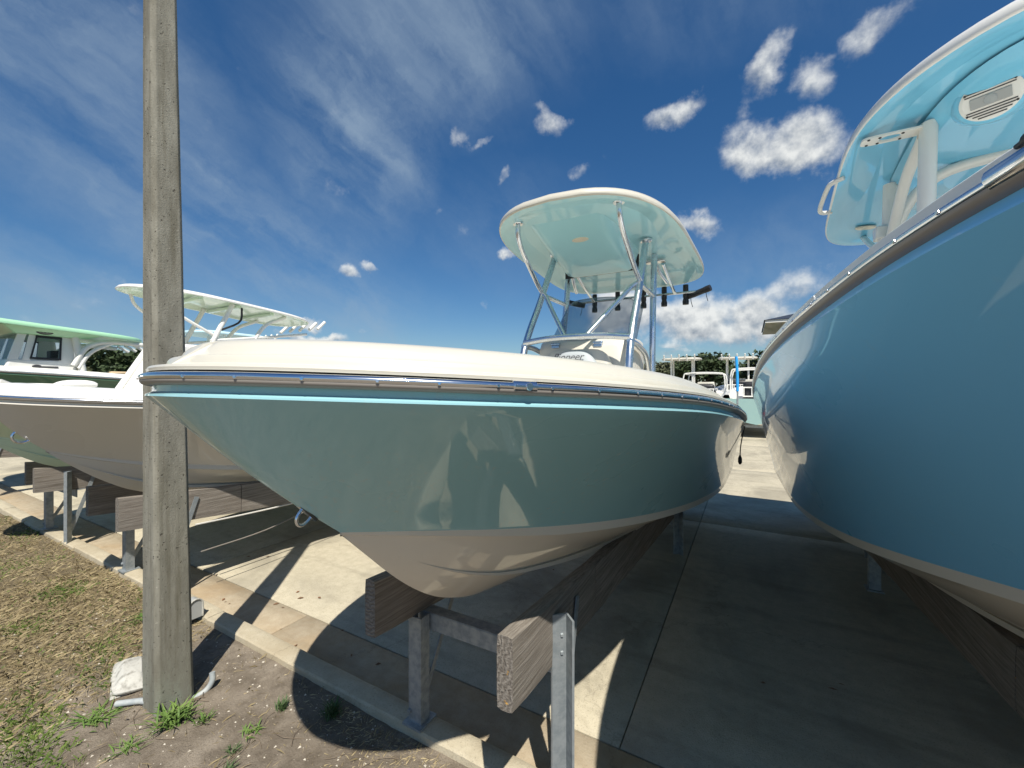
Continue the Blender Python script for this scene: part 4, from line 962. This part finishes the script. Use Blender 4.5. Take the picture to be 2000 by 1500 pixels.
def lawn_density(x, y):
    a = -3.35-.25*mnoise.noise((y*1.5, 0, 5))+(.9-y)*.15
    v = (a-x)/.6 + 1.2*mnoise.noise((x*1.2, y*1.6, 2))
    return min(1, max(0, v))
def pick(dens):
    while True:
        x = random.uniform(-9.4, -1.4) if random.random() < .5 else random.uniform(-6.0, -2.2); y = random.uniform(-.3, 1.72)
        if random.random() < dens(x, y): return x, y
def straw():
    x, y = pick(lambda x, y: max(.045, lawn_density(x, y)**1.0)); f = random.random()
    return x, y, (.003+.022*f*f if f < .9 else random.uniform(.02, .05)), random.uniform(.025, .085), random.uniform(0, 6.28)
blades(46000, straw, 0, 0, .0011, 'dead_grass', 'straw', 'matted straw-coloured dead grass on the verge')
def gd(x, y):
    p = mnoise.noise((x*1.7, y*2.1, 11)); return max(0, lawn_density(x, y)*(.04+max(0, p-.12)*2.4))
def gfn():
    x, y = pick(gd); return x, y, random.uniform(.008, .034), random.uniform(.008, .04), random.uniform(0, 6.28)
blades(8000, gfn, 0, 0, .0013, 'green_grass', 'green', 'patches of short green grass in the dead lawn')
def gfl():
    x = random.gauss(-3.35, .30); y = random.gauss(.66, .09)-.25*(x+3.15)*.4; return x, min(y, 1.7), random.uniform(.015, .045), random.uniform(.015, .05), random.uniform(0, 6.28)
blades(750, gfl, 0, 0, .0010, 'green_grass', 'green', 'strip of brighter green grass at the lower left')
def litter(): 
    x = random.uniform(-4.2, -.6); y = random.uniform(.2, 1.72); return x, y, .002+.01*random.random()**3, random.uniform(.02, .07), random.uniform(0, 6.28)
blades(800, litter, 0, 0, .0011, 'dead_grass', 'straw', 'thin scatter of dry straw on the bare dirt')
def clover():
    x = random.gauss(-1.75, .30); y = 1.70-abs(random.gauss(0, .14)); return x, y, .002+.012*random.random()**2, random.uniform(.02, .06), random.uniform(0, 6.28)
blades(1500, clover, 0, 0, .0014, 'dead_grass', 'straw', 'dry straw heaped against the kerb below the bow')
# shell chips and pebbles
pb = MB()
for i in range(1700):
    x, y = random.uniform(-5.0, -.6), random.uniform(.1, 1.72); s_ = .0025+.010*random.random()**3.2; z = verge_z(x, y)
    a = random.uniform(0, 6.28); q = [(x+s_*math.cos(a+k*2.09)*random.uniform(.6,1.2), y+s_*math.sin(a+k*2.09)*random.uniform(.6,1.2), z) for k in range(3)]
    pb.add(q+[(x, y, z+s_*.7)], [(0,1,3),(1,2,3),(2,0,3)])
o = pb.build('shell_chips', 'shell', smooth=False); o['kind'] = 'stuff'
lf = MB()
for i in range(45):
    x, y = random.uniform(-6.5, .6), random.choice((random.uniform(1.9, 2.32), random.uniform(2.3, 5.0))); a = random.uniform(0, 6.28); l = random.uniform(.012, .03); c_, s_ = math.cos(a), math.sin(a)
    lf.add([(x-c_*l, y-s_*l, .004), (x-s_*l*.45, y+c_*l*.45, .010), (x+c_*l, y+s_*l, .006), (x+s_*l*.45, y-c_*l*.45, .005)], [(0,1,2),(0,2,3)])
M['leaf_brown'] = mat('fallen_leaf', (.22, .10, .045), .8, col2=(.14, .09, .05), vscale=4)
o = lf.build('fallen_leaves', 'leaf_brown', smooth=False); o['kind'] = 'stuff'
tw = MB()
for i in range(60):
    x, y = random.uniform(-3.4, -1.2), random.uniform(.4, 1.7); a = random.uniform(0, 6.28); l = random.uniform(.05, .22); z = verge_z(x, y)
    tw.tube(spline([(x,y,z+.004),(x+math.cos(a)*l*.5,y+math.sin(a)*l*.5,z+.012),(x+math.cos(a+.3)*l,y+math.sin(a+.3)*l,z+.006)],5), .0015, 4)
o = tw.build('twigs', 'twig', smooth=False); o['kind'] = 'stuff'

def weed(x, y, label, h=.10, n=40, spread=.07, m='weed', wd=.006):
    mb = MB(); z0 = verge_z(x, y)-.004 if y < 1.735 else .0
    for i in range(n):
        a = random.uniform(0, 6.28); hh = h*random.uniform(.35, 1); ln_ = spread*random.uniform(.4, 1.3); bx_, by_ = x+random.gauss(0, spread*.3), y+random.gauss(0, spread*.3)
        dx, dy = math.cos(a), math.sin(a); w_ = wd*random.uniform(.6, 1.2); p = []
        for f, ww in ((0,.6),(.4,1),(.75,.7),(1,.05)):
            c_ = (bx_+dx*ln_*f**1.3, by_+dy*ln_*f**1.3, z0+hh*(f**.7)-(hh*.25*f*f)); p.append([(c_[0]-dy*w_*ww, c_[1]+dx*w_*ww, c_[2]), (c_[0]+dy*w_*ww, c_[1]-dx*w_*ww, c_[2])])
        mb.grid(p)
    o = mb.build('weed', m, smooth=False); tag(o, label, 'weed', 'weeds growing on the dirt verge'); return o
weed(-2.87, 1.13, 'bright green grassy weed at the foot of the concrete pole', .12, 110, .11, 'weed', .005)
weed(-2.73, 1.22, 'small bright weed just right of the pole foot', .08, 26, .06, 'weed', .004)
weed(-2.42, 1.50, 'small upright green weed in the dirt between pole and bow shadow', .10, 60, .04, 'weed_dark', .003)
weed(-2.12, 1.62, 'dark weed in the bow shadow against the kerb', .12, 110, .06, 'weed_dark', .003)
weed(-2.42, 1.33, 'flat pale green weed near the edge of the bow shadow', .035, 34, .06, 'weed', .004)
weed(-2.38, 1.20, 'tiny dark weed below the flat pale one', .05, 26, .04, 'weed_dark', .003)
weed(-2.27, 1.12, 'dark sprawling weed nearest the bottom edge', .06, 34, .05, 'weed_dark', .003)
weed(-2.88, .93, 'thin pale weed in front of the pole', .05, 34, .09, 'weed', .003)
weed(-3.30, .93, 'trailing green weed lower left of the pole', .04, 60, .12, 'weed', .004)
weed(-3.85, 1.42, 'green tuft at the edge of the dead lawn behind the white cover', .07, 70, .10, 'weed', .004)
weed(-4.35, 1.55, 'green tuft beside the kerb left of the pole', .08, 90, .12, 'weed', .004)
weed(-2.03, 2.298, 'little weed growing in the slab joint behind the kerb', .03, 24, .04, 'weed_dark', .003)

# ------------------------------------------------------------------ far boats across the yard
FAR = dict(xc=0, y0=0, L=6.8, B=1.2, Lm=4.5, nB=2.3, eB=.85, N=26, Mw=6, zs=([0,2,4,6.8],[1.85,1.7,1.55,1.45]), yc0=.6, Bc=1.0, Lc=4., zc=([.59,1.5,3,6.8],[1.35,1.1,.95,.85]),
    zk=([.59,1.,1.6,3,6.8],[1.34,1.0,.75,.62,.5]), hull='bright', bottom='bright', deck='bright', crown=.3, name='motor_boat', label='x', group='boats parked across the yard')
def far_boat(label, m='white', toph=3.1, bimini=False, topm='white'):
    r, h = make_boat(dict(FAR, label=label, hull=m))
    if bimini:
        for yy_ in (3.2, 5.2): pipe('bimini_hoop', [(-.9,yy_,1.5),(-.88,yy_,2.45),(-.6,yy_,2.62),(.6,yy_,2.62),(.88,yy_,2.45),(.9,yy_,1.5)], .03, r, 'pipe_white', 20, 6)
        for sg in (-1, 1): pipe('bimini_side', [(sg*.75,3.0,2.58),(sg*.75,5.4,2.58)], .03, r, 'pipe_white', 3, 6)
    else:
        t_ = hard_top(r, 0, 2.8, 5.2, .85, .95, toph, toph-.05, topm, 'white', n=4, nose=.1, th=.07)
        for sg in (-1, 1):
            pipe('tower_leg', [(sg*.5,3.5,1.2),(sg*.5,3.7,toph)], .045, r, 'pipe_white', 4, 6); pipe('tower_leg', [(sg*.5,4.3,1.2),(sg*.5,4.4,toph)], .045, r, 'pipe_white', 4, 6)
        for k in range(5): MB().tube([(-.7+.35*k,5.2,toph-.1),(-.7+.35*k,5.35,toph+.18)], .035, 6).build('rod_holder', 'pipe_white', r)
    MB().hexa([(-.42,3.4,1.1),(.42,3.4,1.1),(.42,4.2,1.1),(-.42,4.2,1.1),(-.38,3.6,2.2),(.38,3.6,2.2),(.38,4.1,2.2),(-.38,4.1,2.2)]).build('console', 'white', r, bevel=.04)
    sb = MB().box((0,4.95,1.65), (.9,.35,.9)).build('leaning_post', 'black', r, bevel=.12, bseg=3)
    ft = MB()
    for k in range(4): ft.tube([(-.42+.28*k,5.16,1.5),(-.42+.28*k,5.20,1.85)], .022, 6)
    ft.tube([(-.46,5.18,1.86),(.46,5.18,1.86)], .025, 6).tube([(-.46,5.16,1.5),(.46,5.16,1.5)], .025, 6); ft.build('rod_rack', 'pipe_white', r)
    ob = MB().hexa([(-.24,6.85,.55),(.24,6.85,.55),(.20,7.25,.55),(-.20,7.25,.55),(-.26,6.9,1.9),(.26,6.9,1.9),(.22,7.4,1.75),(-.22,7.4,1.75)])
    return r
M['far_hull'] = mat('pale_seafoam_paint', (.30, .46, .44), .4, 0, .3)
a = far_boat('white-decked boat with pale seafoam transom and bare deck facing the lane on a trailer', 'far_hull', bimini=True)
a.location = (.22, 24.6, 0); a.rotation_euler = (0, 0, math.pi)
b = far_boat('boat with white T-top and blue guide pole beside it, behind the transom in the lane', 'bright', 3.25)
b.location = (-.55, 29.5, .1); b.rotation_euler = (0, 0, math.pi)
copy_tree(b, (-3.0, 27.2, 0), math.pi, 'boat with white T-top seen just right of the console legs', 'boats parked across the yard')
copy_tree(a, (-1.9, 27.0, -.1), math.pi, 'low boat with white folding frame over it, between the two white T-tops', 'boats parked across the yard')
M['pale_blue'] = mat('pale_blue_paint', (.52, .72, .78), .4, 0, .3)
copy_tree(b, (-15.4, 3.6, .35), 0, 'boat with pale blue top edge showing behind the pale green T-top boat', 'boats parked beyond the green boats', {M['white']: M['pale_blue'], M['bright']: M['pale_blue']})
# trailer under the seafoam stern
trl = thing('boat_trailer', 'low boat trailer with red lights under the seafoam transom', 'trailer', (.22, 18.4, 0))
for sg in (-1, 1):
    MB().box((.22+sg*.55, 20.4, .42), (.10,4.6,.12)).build('frame_rail', 'zinc', trl, smooth=False)
    for yq in (18.9, 19.8):
        wh = MB().tube([(.22+sg*.92-.12*sg, yq, .33),(.22+sg*.92-.11*sg, yq, .33),(.22+sg*.92+.08*sg, yq, .33),(.22+sg*.92+.09*sg, yq, .33)], [.25,.33,.33,.25], 20).build('wheel', 'tyre', trl)
        MB().disc((.22+sg*1.01, yq, .33), (sg,0,0), .18, .02, 16).build('rim', 'zinc', wh)
    MB().box((.22+sg*.9, 18.05, .52), (.22,.06,.10)).build('tail_light', 'red', trl, smooth=False)
MB().box((.22, 18.1, .42), (1.9,.10,.10)).build('rear_beam', 'zinc', trl, smooth=False)
gp = thing('guide_pole', 'bright blue padded guide pole standing by the far white T-top boat', 'pole', (-.36, 16.4, 0))
MB().tube([(-.36,16.4,0),(-.36,16.4,2.0)], .03, 8).build('upright', 'zinc', gp); MB().tube(spline([(-.36,16.4,1.75),(-.37,16.4,2.4),(-.40,16.4,2.95)],6), .045, 10).build('padding', 'bluepvc', gp)

# pavilion roof far right
pv = thing('pavilion', 'dark hip-roofed building just showing past the rail of the ice blue boat', 'building', (9.5, 52, 0))
MB().box((9.3,52,3.9), (13,9,7.8)).build('wall', 'wall', pv, smooth=False)
MB().box((9.0,52,7.92), (15.4,11,.25)).build('eave', 'pipe_white', pv, smooth=False)
MB().hexa([(1.2,46.4,8.06),(16.8,46.4,8.06),(16.8,57.6,8.06),(1.2,57.6,8.06),(6.0,51.9,9.6),(12.0,51.9,9.6),(12.0,52.1,9.6),(6.0,52.1,9.6)]).build('roof', 'roof', pv, smooth=False)

# ------------------------------------------------------------------ trees
def tree(x, y, h, rad, label, m='leaf1', n=2600, leaf=.28, thin=False):
    r = thing('tree', label, 'tree', (x, y, -.05), 'trees beyond the boat yard')
    tk = MB().tube(spline([(x,y,-.1),(x+.1*h*.1,y,h*.3),(x,y+.1,h*.7)],8), [.05*h*.55]*2+[.05*h*.4]*3+[.05*h*.2]*3, 8)
    tips = []
    for i in range(9):
        a = random.uniform(0, 6.28); z0 = h*random.uniform(.25, .5); e = np.array([x+math.cos(a)*rad*random.uniform(.4,.85), y+math.sin(a)*rad*random.uniform(.4,.85), h*random.uniform(.5,.95)])
        tk.tube(spline([(x,y,z0), (np.array([x,y,z0])+e)/2+np.array((0,0,.04*h)), e],5), [.014*h,.011*h,.009*h,.006*h,.003*h], 6); tips.append(e)
    tk.build('trunk', 'bark', r)
    cl = [(np.array([x+random.gauss(0,rad*.42), y+random.gauss(0,rad*.42), h*random.uniform(.38,.93)]), rad*random.uniform(.22,.42)) for i in range(14)]+[(e, rad*random.uniform(.2,.36)) for e in tips]
    k = n; ci = RNG.integers(0, len(cl), k); C_ = np.array([c[0] for c in cl])[ci]; Rr = np.array([c[1] for c in cl])[ci]
    dvec = RNG.normal(size=(k,3)); dvec /= np.linalg.norm(dvec, axis=1)[:, None]; pos = C_+dvec*(Rr*RNG.uniform(.45,1.05,k)**.6)[:, None]*np.array([1,1,.75])
    a_ = RNG.normal(size=(k,3)); a_ /= np.linalg.norm(a_, axis=1)[:, None]; b_ = np.cross(a_, RNG.normal(size=(k,3))); b_ /= np.linalg.norm(b_, axis=1)[:, None]
    s_ = leaf*RNG.uniform(.6,1.3,k)[:, None]
    V = np.stack([pos-a_*s_, pos+b_*s_*.55, pos+a_*s_, pos-b_*s_*.55], 1).reshape(-1,3)
    mb = MB(); mb.v = V.tolist(); mb.f = [(4*i,4*i+1,4*i+2,4*i+3) for i in range(k)]
    mb.build('crown', m, r, smooth=False)
TR = [(-57,19.6,5.0,2.6,'leaf1','dark bushy tree touching the left side of the concrete pole'),(-58,18.2,5.6,2.8,'leaf1','tallest dark tree just left of the concrete pole'),(-60,17.2,4.6,2.8,'leaf2','olive tree left of the tall dark tree'),
      (-62,16.2,4.4,2.4,'leaf1','small dark tree showing behind the cabin of the sage boat'),(-64,15.2,4.0,2.4,'leaf2','lowest olive tree showing past the sage boat cabin'),
      (-16,62,4.6,3.6,'leaf2','olive bush-like tree behind the console legs'),(-12,60,4.7,3.4,'leaf2','grey-green tree left of the far white T-tops'),(-8.5,61,4.9,3.2,'leaf2','thin olive tree over the left far T-top'),
      (-5.2,60,5.4,4.2,'leaf1','dark rounded tree between the two far T-tops'),(-1.6,62,5.9,4.6,'leaf1','dark dense tree behind the blue guide pole'),(2.6,62,5.9,4.4,'leaf1','dark dense tree next to the rail of the ice blue boat'),(7,63,6.6,4.0,'leaf2','olive tree mostly hidden by the ice blue hull')]
for x, y, h, rad, m_, lb_ in TR: tree(x, y, h, rad, lb_, m_)
